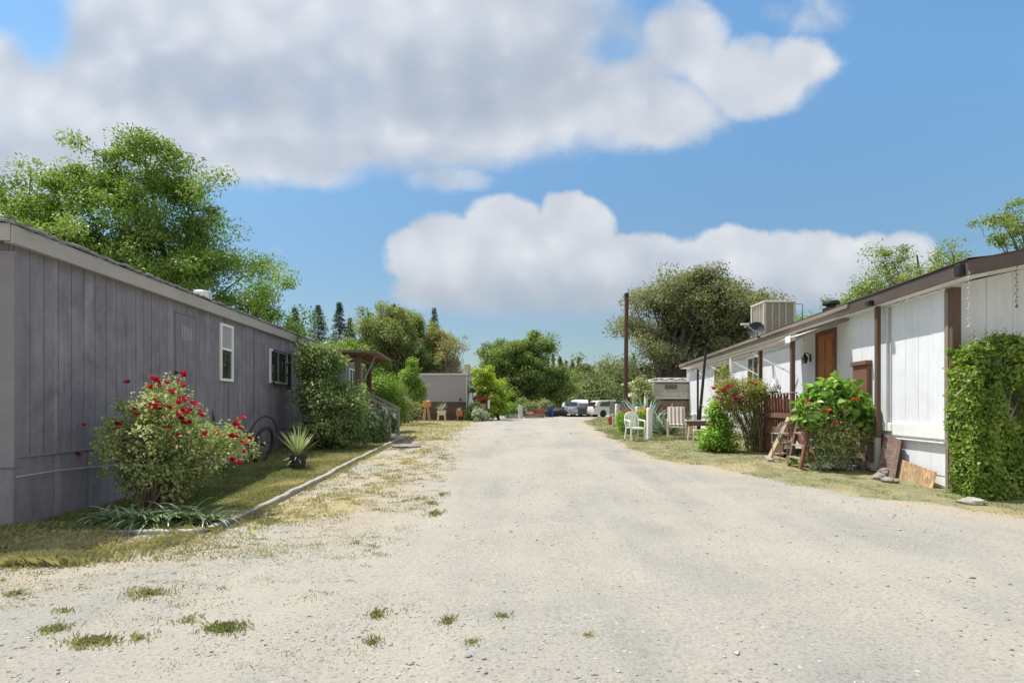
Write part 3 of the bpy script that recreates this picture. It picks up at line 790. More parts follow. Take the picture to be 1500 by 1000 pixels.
# end wall facing the road entrance
mb2=[]
mb.siding(-3.6,0,.9,3.7,.236,0,.013,.011,axis='y')
mb.box(.02,LN-.02,-3.58,-.03,.85,3.48)
mb.box(LN-.01,LN+.02,-3.6,-.005,.1,3.48)
wall=mb.build('wall',grey,LH)
mb=F_(); mb.siding(0,LN,-.15,.885,.62,.012,.014,.012); mb.siding(-3.6,.012,-.15,.885,.62,0.012,.014,.012,axis='y')
mb.box(.01,LN,-.02,-.002,-.15,.87)
mb.build('skirting',grey,LH)
mb=F_(); mb.box(0,LN,.0,.028,.875,.905,.004); mb.build('skirt_trim',greytrim,LH)
mb=F_(); mb.box(-.026,.055,-.19,.022,.77,3.32,.004); mb.box(.056,.115,-.01,.016,.77,3.32,.003)
mb.build('corner_trim',greytrim,LH)
mb=F_(); 
mb.box(-.16,LN+.15,.09,.115,3.375,3.585,.004)      # long fascia
mb.box(-.17,-.145,-3.7,.088,3.40,3.60,.004)
mb.box(-.14,LN+.1,.001,.088,3.385,3.40)            # soffit
mb.build('fascia',tan,LH)
# roof: low gable slab with a torn, wavy membrane edge
vs=[];fs=[];nn=90
for i in range(nn+1):
    a=-.2+(LN+.4)*i/nn
    for k,(o_,z_) in enumerate(((.135,3.60),(.135,3.62),(-.4,3.66),(-1.8,3.84),(-3.2,3.66),(-3.72,3.6))):
        jj=random.uniform(-.012,.012) if k<2 else 0
        vs.append((a,o_+jj,z_+jj*1.4))
for i in range(nn):
    for k in range(5): b=6*i+k; fs.append((b,b+1,b+7,b+6))
fs.append((0,1,2,3,4,5))
mb=F_().add(vs,fs)
pts=[(-.2+(LN+.4)*i/260,.125+random.uniform(-.018,.02),3.608+random.uniform(-.012,.018)) for i in range(261)]
mb.tube(pts,[.020+random.uniform(-.006,.010) for _ in pts],6)
mb.tube([(-.19+random.uniform(-.01,.01),.12-.1*i,3.61+random.uniform(-.01,.01)+(.013*i if i<19 else .013*(38-i))*.9) for i in range(38)],.02,6)
mb.build('roof',rubb,LH,False)
# roof vents
v=F_(); a=10.75-6.7; v.lathe((a,-.65,3.66),[(.07,-.02),(.07,.12),(.115,.12),(.125,.16),(.125,.20),(.10,.235),(.0,.25)],18); v.build('roof_vent',metalw,LH,True)
v=F_(); a=12.6-6.7; v.lathe((a,-.6,3.64),[(.13,-.02),(.13,.12),(.19,.14),(.19,.36),(.17,.38),(.0,.40)],20); v.build('roof_vent',metalw,LH,True)
# service door, painted over
a0,a1=la(257),la(286)
d=F_(); d.siding(a0+.015,a1-.015,.98,3.18,.118,.017,.008,.007); d.box(a0+.015,a1-.015,0,.009,.98,3.18)
dr=d.build('door',grey,LH)
f=F_(); f.box(a0-.03,a0+.004,0,.022,.95,3.22,.003); f.box(a1-.004,a1+.03,0,.022,.95,3.22,.003); f.box(a0+.005,a1-.005,0,.022,3.19,3.22,.003)
f.build('door_frame',greytrim,dr)
f=F_(); am=(a0+a1)/2
for k in range(5): f.box(am-.19+.078*k,am-.19+.078*k+.06,.018,.026,2.72,2.98 if k<3 else 2.95,.002)
f.build('door_vent',paint('vent_slats',(.28,.275,.27),.6,.1,5,.1),dr)
f=F_(); f.box(a0-.08,a0+.07,.023,.033,2.08,2.11,.003); f.lathe((a0-.05,.03,2.1),[(.022,0),(.022,.03),(0,.035)],10,'y'); f.build('latch',dark,dr)
def window(par,a0,a1,z0,z1,mk=F_,o=0,frame=white,rail=None,fw=.055,upper=None,low=None,vert=None,s=1):
    f=mk(); e=o
    f.box(a0,a0+fw,e,e+.045,z0,z1,.004); f.box(a1-fw,a1,e,e+.045,z0,z1,.004)
    f.box(a0+fw+.001,a1-fw-.001,e,e+.043,z1-fw,z1,.004); f.box(a0+fw+.001,a1-fw-.001,e,e+.043,z0,z0+fw,.004)
    if rail: f.box(a0+fw+.001,a1-fw-.001,e+.006,e+.036,rail-.025,rail+.025,.003)
    if vert: f.box(vert-.02,vert+.02,e+.006,e+.034,z0+fw+.001,z1-fw-.001,.003)
    w_=f.build('window',frame,par)
    if rail and upper:
        p=mk(); p.box(a0+fw-.005,a1-fw+.005,e+.002,e+.014,rail,z1-fw+.005); p.build('pane',upper,w_)
        p=mk(); p.box(a0+fw-.005,a1-fw+.005,e+.003,e+.012,z0+fw-.005,rail-.001); p.build('pane',low or dglass,w_)
    else:
        p=mk(); p.box(a0+fw-.005,a1-fw+.005,e+.002,e+.014,z0+fw-.005,z1-fw+.005); p.build('pane',low or dglass,w_)
    return w_
window(LH,la(321),la(339.5),2.03,3.26,rail=2.72,upper=curt)
b0,b1=la(394),la(419)
w2_=window(LH,b0,b1,2.10,3.0,vert=(b0+b1)/2)
gr=F_()
for k in range(9): 
    a=b0+.12+(b1+.02-b0-.12)*k/8; gr.box(a-.008,a+.008,.10,.116,2.0,2.98)
gr.box(b0+.05,b1+.09,.096,.12,2.0,2.03); gr.box(b0+.05,b1+.09,.096,.12,2.95,2.98)
gr.box(b0+.05,b0+.066,.046,.12,2.9,2.93); gr.box(b0+.05,b0+.066,.046,.12,2.1,2.13); gr.box(b0+.05,b0+.066,.10,.12,2.03,2.95); gr.box(b1+.07,b1+.09,.0,.12,1.97,3.0)
for k in range(4):
    a=b0+.25+.28*k
    for s_ in (0,1):
        cpt=[(a+.05*math.cos(t*.7)*(1-t*.06),.108,2.35+.3*s_+.05*math.sin(t*.7)*(1-t*.06)) for t in range(11)]
        gr.tube(cpt,.008,5)
gr.build('security_grille',dark,w2_)
window(LH,la(511),la(520),2.2,3.1,vert=(la(511)+la(520))/2)
f=F_(); f.box(la(372)-.012,la(372)+.012,-.006,.004,.9,3.38); f.build('sheet_joint',dark,LH); f=F_(); f.box(la(334)-.006,la(334)+.006,-.006,.003,.9,1.9); f.build('sheet_joint',dark,LH)
f=F_(); f.box(LN-.06,LN+.04,-.03,.03,.9,3.33,.004); f.build('corner_trim',greytrim,LH)
# cable along the siding
c=F_(); c.tube([(0+.6*k,.03+.01*math.sin(k),.66-.012*k+.02*math.sin(k*1.3)) for k in range(7)],.007,5); c.build('cable',paint('pale_cable',(.5,.5,.48),.5),LH)

# ================================================================ porch at the far end of the grey home
redw=wood('porch_red_wood',(.12,.078,.06),.8,.3,'z',((.22,.17,.14),.35))
redwy=wood('porch_red_wood_y',(.17,.125,.10),.8,.3,'y',((.3,.24,.2),.35))
under=wood('porch_ceiling',(.22,.135,.085),.8,.3,'y')
greyw=wood('grey_old_wood',(.30,.28,.25),.85,.3,'x')
PO=thing('porch','covered wooden porch with flat red-brown canopy beside the big green shrub','porch',(0,0,0))
z0_=17.5; z1_=20.8
wx=lambda y,o=0: -5.46-.0612*y+o
m_=MB(); 
xo=lambda y:-4.17-.085*(y-17.5)
m_.add([(wx(y,.10),y,z) if k==0 else (xo(y),y,z-.03) for y in (17.5,20.8) for z in (3.20,3.235) for k in (0,1)],[(0,1,3,2),(4,6,7,5),(0,4,5,1),(2,3,7,6),(0,2,6,4),(1,5,7,3)]); m_.build('canopy_top',paint('porch_roofing',(.22,.19,.18),.85,.2,4,.5,bdist=.01),PO)
m_=MB(); m_.beam((wx(17.5,.2),17.47,3.185),(xo(17.5),17.47,3.155),.03,.07); m_.beam((xo(17.45)+.015,17.45,3.155),(xo(20.85)+.015,20.85,3.155),.03,.07); m_.beam((wx(20.8,.2),20.83,3.185),(xo(20.8),20.83,3.155),.03,.07); m_.build('canopy_edge',redwy,PO)
m_=MB(); m_.add([(wx(20.8,.3),17.5,3.16),(xo(17.5)-.02,17.5,3.135),(xo(20.8)-.02,20.8,3.135),(wx(20.8,.3),20.8,3.16),(wx(20.8,.3),17.5,3.17),(xo(17.5)-.02,17.5,3.145),(xo(20.8)-.02,20.8,3.145),(wx(20.8,.3),20.8,3.17)],[(0,1,2,3),(4,7,6,5),(0,4,5,1),(1,5,6,2),(2,6,7,3),(3,7,4,0)])
for k in range(7): m_.box(wx(20,.3),xo(20.8)-.1,17.7+.48*k,17.75+.48*k,3.07,3.133)
m_.build('ceiling',under,PO)
for (px_,d_) in ((524.5,17.8),(541,20.3)):
    x=(px_-750)/F*d_; m_=MB(); m_.box(x-.08,x+.08,d_-.08,d_+.08,float(G(x,d_))-.1,3.058,.008); m_.build('post',redw,PO)
m_=MB(); m_.box(-5.15,-5.0,17.7,20.4,2.95,3.055); m_.build('beam',redw,PO)
p=W(549,523,18.0); q=W(532,560,18.0); m_=MB(); m_.beam(p,q,.035); m_.build('brace',greyw,PO)
# deck, steps, handrails
m_=MB(); m_.box(wx(19,.05),-5.0,17.9,20.7,.98,1.06,.006)
for k in range(8): m_.box(wx(19,.06),-5.02,17.95+.34*k,18.23+.34*k,1.061,1.085,.004)
m_.build('deck',greyw,PO)
m_=MB(); m_.box(wx(19,.1),-5.03,17.95,17.98,.3,.97); m_.box(-5.03,-5.0,18,20.6,.3,.97); m_.build('deck_skirt',redw,PO)
for k in range(4):
    x=-4.98+.27*k; m_=MB(); m_.box(x,x+.29,18.3,19.6,.86-.19*k-.03,.86-.19*k,.006); m_.box(x+.01,x+.03,18.32,19.58,.45,.83-.19*k); m_.build('step',greyw,PO)
m_=MB(); m_.box(-3.95,-3.55,18.05,19.0,.32,.50,.02); m_.build('landing_block',paint('concrete',(.38,.37,.34),.9,.2,6,.6,bdist=.01),PO)
for yy_ in (18.25,19.65):
    m_=MB(); m_.beam((-5.0,yy_,1.97),(-3.85,yy_,1.38),.05,.09); m_.build('handrail',greyw,PO)
    for x,zt in ((-4.95,1.9),(-4.4,1.62),(-3.93,1.40)):
        m_=MB(); m_.box(x-.045,x+.045,yy_-.035,yy_+.035,.32,zt,.005); m_.build('rail_post',greyw,PO)

terra=paint('terracotta',(.42,.16,.085),.8,.15,6,.3,((.55,.4,.32),.25))
def flowerpot(name,label,x,y,z,r,h,mat,group=None,parts=None):
    o=MB().lathe((0,0,0),[(r*.65,0),(r*.9,h*.78),(r,h*.78),(r,h),(r*.88,h),(r*.82,h*.85),(0,h*.84)],20).build(name,mat,None,True)
    o.location=(x,y,z); tag(o,label,'plant pot',group); return o
p=W(547.5,607,18.6); flowerpot('flower_pot','terracotta flower pot on the steps of the left porch',p[0]-.02,18.0,1.09,.14,.27,terra)
# pot stand under it: short post of blocks
o=MB().box(p[0]-.16,p[0]+.14,17.86,18.14,float(G(p[0],18))-.02,1.09,.01).build('plant_stand',redw); tag(o,'dark red box stand carrying the terracotta pot by the left porch','stand')

# ================================================================ leaning iron things on the grey wall
rust=paint('dark_rusty_iron',(.035,.03,.028),.6,.4,10,.5,((.10,.045,.02),.5))
def ring(name,label,cat,c,rad,tr,nspoke,hub,az,tilt,mat,w_=None):
    t=thing(name,label,cat,c,az)
    t.rotation_euler=(R(tilt),0,az)
    m_=MB()
    if w_: # flat tyre
        n=40;vs=[];fs=[]
        for k in range(n):
            a=2*math.pi*k/n
            for (rr_,yy_) in ((rad,-w_/2),(rad,w_/2),(rad-tr,w_/2),(rad-tr,-w_/2)): vs.append((math.cos(a)*rr_,yy_,math.sin(a)*rr_+rad))
        for k in range(n):
            b=4*k;c_=4*((k+1)%n)
            for j in range(4): fs.append((b+j,b+(j+1)%4,c_+(j+1)%4,c_+j))
        m_.add(vs,fs)
    else: m_.tube([(math.cos(2*math.pi*k/40)*rad,0,math.sin(2*math.pi*k/40)*rad+rad) for k in range(40)],tr,6,closed=True)
    m_.build('rim',mat,t,True)
    for k in range(nspoke):
        a=2*math.pi*k/nspoke+.2
        m_=MB().tube([(math.cos(a)*hub,0,math.sin(a)*hub+rad),(math.cos(a)*(rad-tr*.8),0,math.sin(a)*(rad-tr*.8)+rad)],.007,5); m_.build('spoke',mat,t)
    if nspoke: MB().lathe((0,-.06,rad),[(hub*.6,0),(hub,.02),(hub,.10),(hub*.6,.12)],12,'y').build('hub',mat,t,True)
    return t
gz=float(G(-5.9,12.6))
ring('wagon_wheel','dark iron wheel with a broad rim leaning on the grey wall','wheel',(-5.73,12.9,gz-.0),.42,.055,3,.03,ang-R(9),12,rust,.06)
ring('iron_hoop','thin dark iron hoop standing behind the broad-rimmed wheel','hoop',(-5.93,13.4,float(G(-6,13.4))-.02),.52,.018,0,.05,ang-R(15),8,rust)
o=MB().tube([W(305,588,11.7),W(308,594,11.7),W(313,612,11.75),W(322,650,11.7),W(330,690,11.6)],.02,7).lathe(W(305.5,588,11.7),[(.0,-.035),(.03,-.02),(.035,.01),(.0,.04)],8).build('iron_lever',rust,None,True); tag(o,'black iron bar with knobbed top leaning on the grey wall by the roses','iron bar')

# yucca pot with its wire ring
blk=paint('black_nursery_pot',(.03,.03,.027),.6,.5,14,.6,((.16,.13,.09),.5),bdist=.01)
yx,yd=W(436,660,12.0)[:2]; yg=float(G(yx,yd))
YT=thing('potted_yucca','spiky yucca in a black pot on the grass inside the left timbers','potted plant',(yx,yd,yg))
MB().lathe((0,0,0),[(.15,0),(.175,.24),(.19,.25),(.19,.29),(.17,.29),(.15,.25),(0,.25)],18).build('pot',blk,YT,True)
bl=[]; blades(bl,(0,0,.26),52,.66,.036,(3,48),.25,np.random.default_rng(3)); blades(bl,(0,0,.24),18,.36,.03,(75,120),.8,np.random.default_rng(4))
V,Fq,q=merge(bl); ym=leafmat('yucca_leaf',(.16,.22,.10),(.30,.36,.18),(.46,.44,.26),.15,.5,.4)
np_mesh('leaves',V,Fq,ym,YT,q)
cg=MB()
for z in (.12,.42): cg.tube([(.27*math.cos(2*math.pi*k/24),.27*math.sin(2*math.pi*k/24),z) for k in range(24)],.003,4,closed=True)
for k in range(9): a=2*math.pi*k/9; cg.tube([(.27*math.cos(a),.27*math.sin(a),-.02),(.27*math.cos(a),.27*math.sin(a),.44)],.003,4)
o=cg.build('wire_ring',rust); o.location=(yx,yd,yg); tag(o,'low wire ring fence set round the potted yucca','wire fence')

# ================================================================ small grey mobile home at the end of the road
CH=thing('mobile_home','small grey mobile home seen end-on at the far left of the road','mobile home',(-6.58,40,float(G(0,40))),0)
cg_=paint('grey_end_wall',(.27,.262,.28),.7,.08,.6,.2,((.22,.215,.23),.4),stretch=(.5,1,.5))
brn=wood('brown_lower_boards',(.10,.065,.05),.8,.25,'x')
m_=MB(); m_.box(0,3.38,.0,11.9,.95,3.20); m_.build('wall',cg_,CH)
m_=MB(); m_.box(.01,3.36,-.008,0,.46,1.32) ; m_.box(.02,3.35,.05,11.8,-.1,.95);m_.build('lower_boards',brn,CH)
m_=MB(); m_.box(3.37,3.40,-.02,.35,.45,3.2); m_.box(3.372,3.39,.35,11.85,.5,3.2); m_.build('side_wall',paint('white_side',(.72,.72,.72),.6,.08,2,.2),CH)
m_=MB(); m_.box(-.05,3.5,-.06,12,3.20,3.27); m_.box(-.02,3.44,-.03,11.9,3.272,3.31); m_.build('roof',paint('pale_roof',(.5,.5,.5),.6,.1,2,.2),CH)
window_c=lambda a: None
for yy_ in (1.2,5.0):
    m_=MB(); m_.box(3.392,3.42,yy_,yy_+1.0,1.7,2.6); wn=m_.build('window',white,CH); m_=MB(); m_.box(3.421,3.428,yy_+.06,yy_+.94,1.76,2.54); m_.build('pane',dglass,wn)
for x in (.29,2.95): 
    MB().box(x-.06,x+.06,-.14,-.009,1.42,1.55,.01).build('lamp',dark,CH)
m_=MB(); m_.box(3.05-.0,4.0-.55,1.4,2.6,3.32,4.1,.03); 
for k in range(5): m_.box(3.1+.07*k,3.13+.07*k,1.385,1.4,3.4,4.0)
m_.build('air_conditioner',paint('tan_cooler',(.42,.38,.31),.6,.1,3,.2),CH)

gz=float(G(0,38))
# planters in front of it
orw=wood('orange_wood',(.50,.25,.11),.7,.25,'z',((.6,.45,.25),.4)); tanw=wood('tan_wood',(.45,.33,.2),.75,.2,'z')
x,y,_=W(625,614,38)
t=thing('planter_stand','orange barrel-shaped planter on tall splayed legs before the small grey home','planter',(x,y,gz))
m_=MB().lathe((0,0,.98),[(.17,-.06),(.28,.02),(.30,.18),(.27,.36),(.18,.42)],14); m_.build('barrel',orw,t,True)
for a in range(4):
    c_,s_=math.cos(a*1.57+.6),math.sin(a*1.57+.6); MB().beam((c_*.12,s_*.12,.94),(c_*.30,s_*.25,0),.05).build('leg',tanw,t)
x,y,_=W(647,614,38)
crm=wood('cream_painted_wood',(.62,.52,.40),.7,.15,'z')
t=thing('planter_stand','cream wooden planter box on legs with a spiky plant, beside the orange barrel planter','planter',(x,y,gz))
m_=MB(); m_.prism([(-.26,.42),(.26,.42),(.29,.74),(-.29,.74)],'y',-.18,.18); m_.build('box',crm,t)
for sx_ in(-1,1):
    for sy in(-1,1): MB().beam((sx_*.2,sy*.13,.46),(sx_*.27,sy*.17,0),.07).build('leg',crm,t)
bl=[]; blades(bl,(0,0,.74),30,.62,.055,(5,70),.25,np.random.default_rng(8)); V,Fq,q=merge(bl); 
agm=leafmat('agave_leaf',(.14,.21,.15),(.24,.32,.24),(.50,.52,.36),.08,.45,.35)
np_mesh('leaves',V,Fq,agm,t,q)
x,y,_=W(673,614,38)
t=thing('planter_stand','small orange wooden box planter on one thin leg, right of the cream planter','planter',(x,y,gz))
MB().box(-.21,.21,-.15,.15,.36,.70,.01).build('box',wood('orange_red_wood',(.42,.15,.075),.7,.25,'z'),t)
MB().box(-.14,-.10,-.1,.1,0,.36).build('leg',tanw,t)
bl=[]; blades(bl,(0,0,.7),22,.3,.05,(10,80),.5,np.random.default_rng(9)); V,Fq,q=merge(bl); np_mesh('leaves',V,Fq,agm,t,q)
# red display rack with firewood
x,y,_=W(704,606,39.5); redp=wood('red_painted_wood',(.17,.035,.03),.7,.3,'z')
t=thing('wood_rack','dark red roofed rack with split firewood beside the small grey home','rack',(x,y,float(G(0,39.5))))
for sx_ in (-.42,.42):
    for sy in (-.25,.25): MB().box(sx_-.04,sx_+.04,sy-.04,sy+.04,0,1.45).build('post',redp,t)
m_=MB(); m_.prism([(-.6,1.45),(.6,1.45),(.42,1.72),(-.42,1.72)],'y',-.42,.42); m_.build('roof',redp,t)
MB().box(-.46,.46,-.28,.28,.72,.77).build('shelf',redp,t); MB().box(-.46,.46,.2,.24,0,.7).build('back_board',redp,t)
g3=random.Random(4)
logm=paint('split_log',(.55,.42,.26),.85,.35,14,.5)
for k in range(17):
    r_=k//5; MB().lathe((-.31+.155*(k%5)+.06*(r_%2),-.24,.845+.135*r_),[(.07,0),(.072,.02),(.072,.42),(.07,.44)],8,'y').build('log',logm,t)
o=MB().box(0,.16,-.02,.02,-.32,.32,.01).build('pale_board',paint('pale_sign',(.7,.66,.58),.7)); o.location=(x+.50,y-.3,float(G(0,39.5))+1.15); tag(o,'small pale upright board hanging on the right side of the red firewood rack','board')
# grey round dish beyond the hedge
x,y,_=W(592,578,33)
t=thing('satellite_dish','grey satellite dish on a pole beyond the porch hedge','satellite dish',(x,y,float(G(0,33))))
MB().lathe((0,0,1.62),[(0,.08),(.12,.07),(.24,.03),(.32,-.04),(.325,-.03),(.24,.045),(.12,.085),(0,.095)],24,'y',False).build('dish',paint('grey_dish',(.30,.30,.31),.5),t,True)
MB().tube([(0,.1,0),(0,.1,1.6)],.03,8).build('pole',dark,t)
MB().tube([(0,.05,1.4),(0,-.3,1.56)],.012,6).box(-.06,.06,-.36,-.3,1.52,1.62,.01).build('receiver_arm',white,t)

# ================================================================ white mobile home on the right
def rz_(px): return 6.405/((px-750)/F-.0984)
def ra(px): return (rz_(px)-9.6)*1.0048
def az_(z): return (z-9.6)*1.0048
rang=math.atan2(1,.0984)
RH=thing('mobile_home','long white mobile home with brown fascia, door and posts on the right','mobile home',(7.35,9.6,0),rang)
M_=lambda: MB()
wsid=wood('white_siding',(.745,.765,.80),.6,.045,'z',((.58,.57,.55),.35),.3,.07)
wtrim=paint('white_trim',(.80,.80,.79),.5,.05,2,.15,((.55,.54,.52),.3))
brf=paint('brown_fascia',(.085,.062,.052),.6,.2,2,.3,((.14,.11,.09),.4),stretch=(.3,1,1))
brf2=paint('faded_brown_fascia',(.23,.185,.15),.6,.15,2,.3,((.13,.10,.08),.4),stretch=(.3,1,1))
brp=wood('brown_post',(.13,.085,.06),.75,.25,'z',((.22,.16,.12),.4))
rbr=wood('redbrown_wood',(.19,.095,.065),.75,.3,'z',((.33,.22,.17),.4))
rbrx=wood('redbrown_wood_x',(.19,.095,.065),.75,.3,'x',((.33,.22,.17),.4))
dorm=wood('varnished_door',(.42,.16,.06),.4,.25,'z')
LR=21.2
z_s1=az_(11.3)
m_=M_(); m_.siding(0,LR,1.02,3.50,.40,0,.010,.006); m_.box(.02,LR-.02,-3.8,-.02,.3,3.48)
m_.siding(-3.9,0,.1,3.5,.41,0,.012,.008,axis='y',ztop=lambda a:3.515+.43*(1-abs(a+1.95)/1.95))
m_.build('wall',wsid,RH)
# lower skirt
m_=M_(); m_.siding(0,LR,-.05,1.0,1.2,-.03,.01,.006); m_.siding(-3.9,.0,-.05,1.0,1.2,.006,.01,.006,axis='y'); m_.build('skirting',wtrim,RH)
m_=M_(); m_.box(0,z_s1-.15,.0,.045,.93,1.16,.006); m_.box(.0,z_s1+.1,-.0,.06,.86,.878,.003); m_.box(z_s1-.14,z_s1+.35,0,.07,1.0,1.16,.01); m_.box(z_s1+.36,LR,0,.03,1.0,1.10,.004)
m_.build('base_trim',wtrim,RH)
m_=M_(); m_.box(-.16,.0-.001,-.12,.02,.0,3.47,.008); m_.build('corner_post',brp,RH)
m_=M_(); m_.box(.0,.05,.001,.02,1.16,3.48,.003);m_.box(-.07,-.0,.022,.035,.05,3.4,.003); m_.build('corner_trim',brf2,RH)
# fascia and roof
ne=-.94
m_=M_(); m_.box(ne,z_s1+1.0,.28,.31,3.49,3.72,.004); 
m_.prism([(.31,3.48),(.31,3.715),(-1.95,4.16),(-4.3,3.70),(-4.3,3.47),(-1.95,3.91)],'x',ne-.03,ne-.001)
m_.build('fascia',brf,RH)
m_=M_(); m_.box(z_s1+1.001,LR+.3,.28,.308,3.50,3.69,.004); m_.box(z_s1+1.001,LR+.3,.31,.36,3.61,3.70,.01); m_.build('fascia',brf2,RH,)
m_=M_(); m_.box(ne+.03,LR+.25,.001,.279,3.50,3.515)
m_.add([(x,o,z) for x in (ne+.03,-.001) for (o,z) in ((.28,3.50),(-1.95,3.925),(-4.2,3.50))],[(0,1,4,3),(1,2,5,4)]); m_.build('soffit',wtrim,RH)
vs=[];fs=[];nn=40
for i in range(nn+1):
    a=ne-.05+(LR+.35-ne)*i/nn
    for (o_,z_) in ((.33,3.725),(.33,3.745),(-.2,3.80),(-1.95,4.20),(-3.7,3.80),(-4.3,3.72)): vs.append((a,o_+.004*random.uniform(-1,1),z_+.006*random.uniform(-1,1)))
for i in range(nn):
    for k in range(5): b=6*i+k; fs.append((b,b+1,b+7,b+6))
M_().add(vs,fs).build('roof',paint('dark_roofing',(.07,.062,.058),.85,.3,5,.6,bdist=.01),RH)
# gutter outlets
m_=M_(); m_.box(ne+.03,ne+.15,.311,.40,3.50,3.68,.01); m_.build('gutter_end',dark,RH)
a=az_(11.35); m_=M_(); m_.box(a-.06,a+.07,.311,.42,3.50,3.60,.01); m_.build('gutter_end',dark,RH)
# eave post by section joint
a=az_(11.45)
m_=M_(); m_.box(a-.05,a+.05,.12,.20,.86,3.49,.006); m_.build('eave_post',brp,RH)
m_=M_(); m_.box(a-.045,a+.045,.115,.205,float(G(7,11.4))-.1,.858,.006); m_.build('post_foot',wood('grey_post',(.42,.40,.37),.8,.2,'z'),RH)
m_=M_(); m_.tube([(a-.16,.06,1.05),(a-.16,.06,3.45)],.028,8); m_.build('downpipe',paint('grey_pipe',(.45,.46,.48),.5),RH)
# rough caulk line under fascia
pts=[(.02+.08*i,.02+.006*random.random(),3.475+random.uniform(-.02,.014)) for i in range(22)]
m_=M_(); m_.tube(pts,[.010+random.uniform(0,.014) for _ in pts],5); m_.build('peeling_trim',wtrim,RH)
# door
d0,d1=az_(13.55),az_(14.62)
m_=M_(); m_.box(d0,d0+.09,0,.05,.92,3.36,.005); m_.box(d1-.09,d1,0,.05,.92,3.36,.005); m_.box(d0+.091,d1-.091,0,.05,3.27,3.36,.005); df=m_.build('door',rbr,RH)
m_=M_(); m_.box(d0+.09,d1-.09,.004,.022,.93,3.268)
w_=(d1-d0-.18)
for (u0,u1) in ((.1,.46),(.54,.90)):
    for (v0,v1) in ((1.05,1.75),(1.87,2.55),(2.65,3.15)): m_.box(d0+.09+w_*u0,d0+.09+w_*u1,.023,.034,v0,v1,.008)
m_.build('door_leaf',dorm,df)
m_=M_(); m_.lathe((d1-.16,.03,1.9),[(.03,0),(.03,.03),(.012,.04),(.03,.06),(.028,.085),(0,.09)],12,'y'); m_.build('handle',metalw,df,True)
# wall lamp
a=az_(15.0); lt=M_(); lt.box(a-.03,a+.03,.001,.03,2.66,2.86,.01); lt.tube([(a,.02,2.83),(a,.09,2.90),(a,.15,2.88)],.012,6); lt.lathe((a,.15,2.62),[(.05,0),(.085,.14),(.03,.22),(.01,.28)],10)
lt.build('wall_lamp',paint('bronze',(.06,.045,.03),.4,.2,8,.1,metal=.6),RH,True)
# brown flower box / shutter board on the wall
s0,s1=ra(1256),ra(1277)
s0,s1=min(s0,s1),max(s0,s1)
m_=M_(); m_.box(s0,s1,.005,.10,1.74,2.36,.008); sb=m_.build('wall_box',rbr,RH)
m_=M_(); m_.box(s0-.03,s1+.03,.001,.14,2.362,2.46,.01); m_.build('box_cap',rbrx,sb)
# windows
def rwin(pa,pb,z0,z1,vert=True):
    a0,a1=sorted((ra(pa),ra(pb))); 
    m=glass('olive_reflection_pane',(.05,.05,.028),.08)  # olive tint paints the reflection of trees into the panes
    window(RH,a0,a1,z0,z1,M_,0,wtrim,None,.06,None,m,(a0+a1)/2 if vert else None)
rwin(1047,1070,2.15,3.22); rwin(1096,1113,2.1,3.2)
# sloping porch canopy on two brown posts
cz0,cz1=az_(12.95),az_(15.75)
CP=RH
m_=M_(); m_.prism([(0.005,3.46),(1.13,3.04),(1.13,3.075),(0.005,3.495)],'x',cz0+.03,cz1); m_.build('porch_canopy',paint('canopy_sheet',(.55,.53,.50),.6,.1,3,.2),RH)
m_=M_(); m_.prism([(0.005,3.44),(1.16,3.01),(1.16,3.055),(0.005,3.485)],'x',cz0,cz0+.028); m_.prism([(0.005,3.487),(1.16,3.057),(1.16,3.09),(0.005,3.52)],'x',cz0-.004,cz0+.028)
m_.box(cz0+.03,cz1,1.132,1.17,3.0,3.10,.004); m_.build('canopy_edge',brf2,RH)
for a in (az_(13.35),az_(15.6)):
    m_=M_(); m_.box(a-.05,a+.05,1.04,1.13,1.8,3.04,.006); pp=m_.build('canopy_post',brp,RH)
m_=M_(); m_.box(az_(13.2),az_(13.5),1.175,1.2,2.98,3.14,.01); m_.build('white_block',wtrim,RH)
# folded awning frame along the far windows
A0,A1=az_(16.2),az_(26.2)
m_=M_(); m_.box(A0,A1,.86,.92,3.10,3.17,.01); m_.box(A0,A1,.87,.91,3.02,3.045,.004); m_.build('awning_rail',brf2,RH)
m_=M_(); m_.box(A0,A1,.02,.05,3.2,3.25,.004)
for z in (16.3,18.7,21.0,23.4,26.0):
    a=az_(z); m_.beam((a,.05,3.22),(a,.87,3.14),.03)
for z in (17.2,19.6,22.4,25.2):
    a=az_(z); m_.beam((a,.88,3.12),(a-1.35,.05,2.35),.035)
m_.build('awning_frame',paint('awning_alu',(.55,.53,.5),.5,.1,4,.1),RH)
a=az_(19.1); m_=M_(); m_.box(a-.05,a+.05,.84,.93,float(G(7,19))-.1,3.10,.006); m_.build('awning_post',wtrim,RH)
a=az_(24.0); m_=M_(); m_.tube([(a,.9,float(G(7,22))-.1),(a,.9,3.05)],.045,8); m_.build('awning_post',dark,RH)
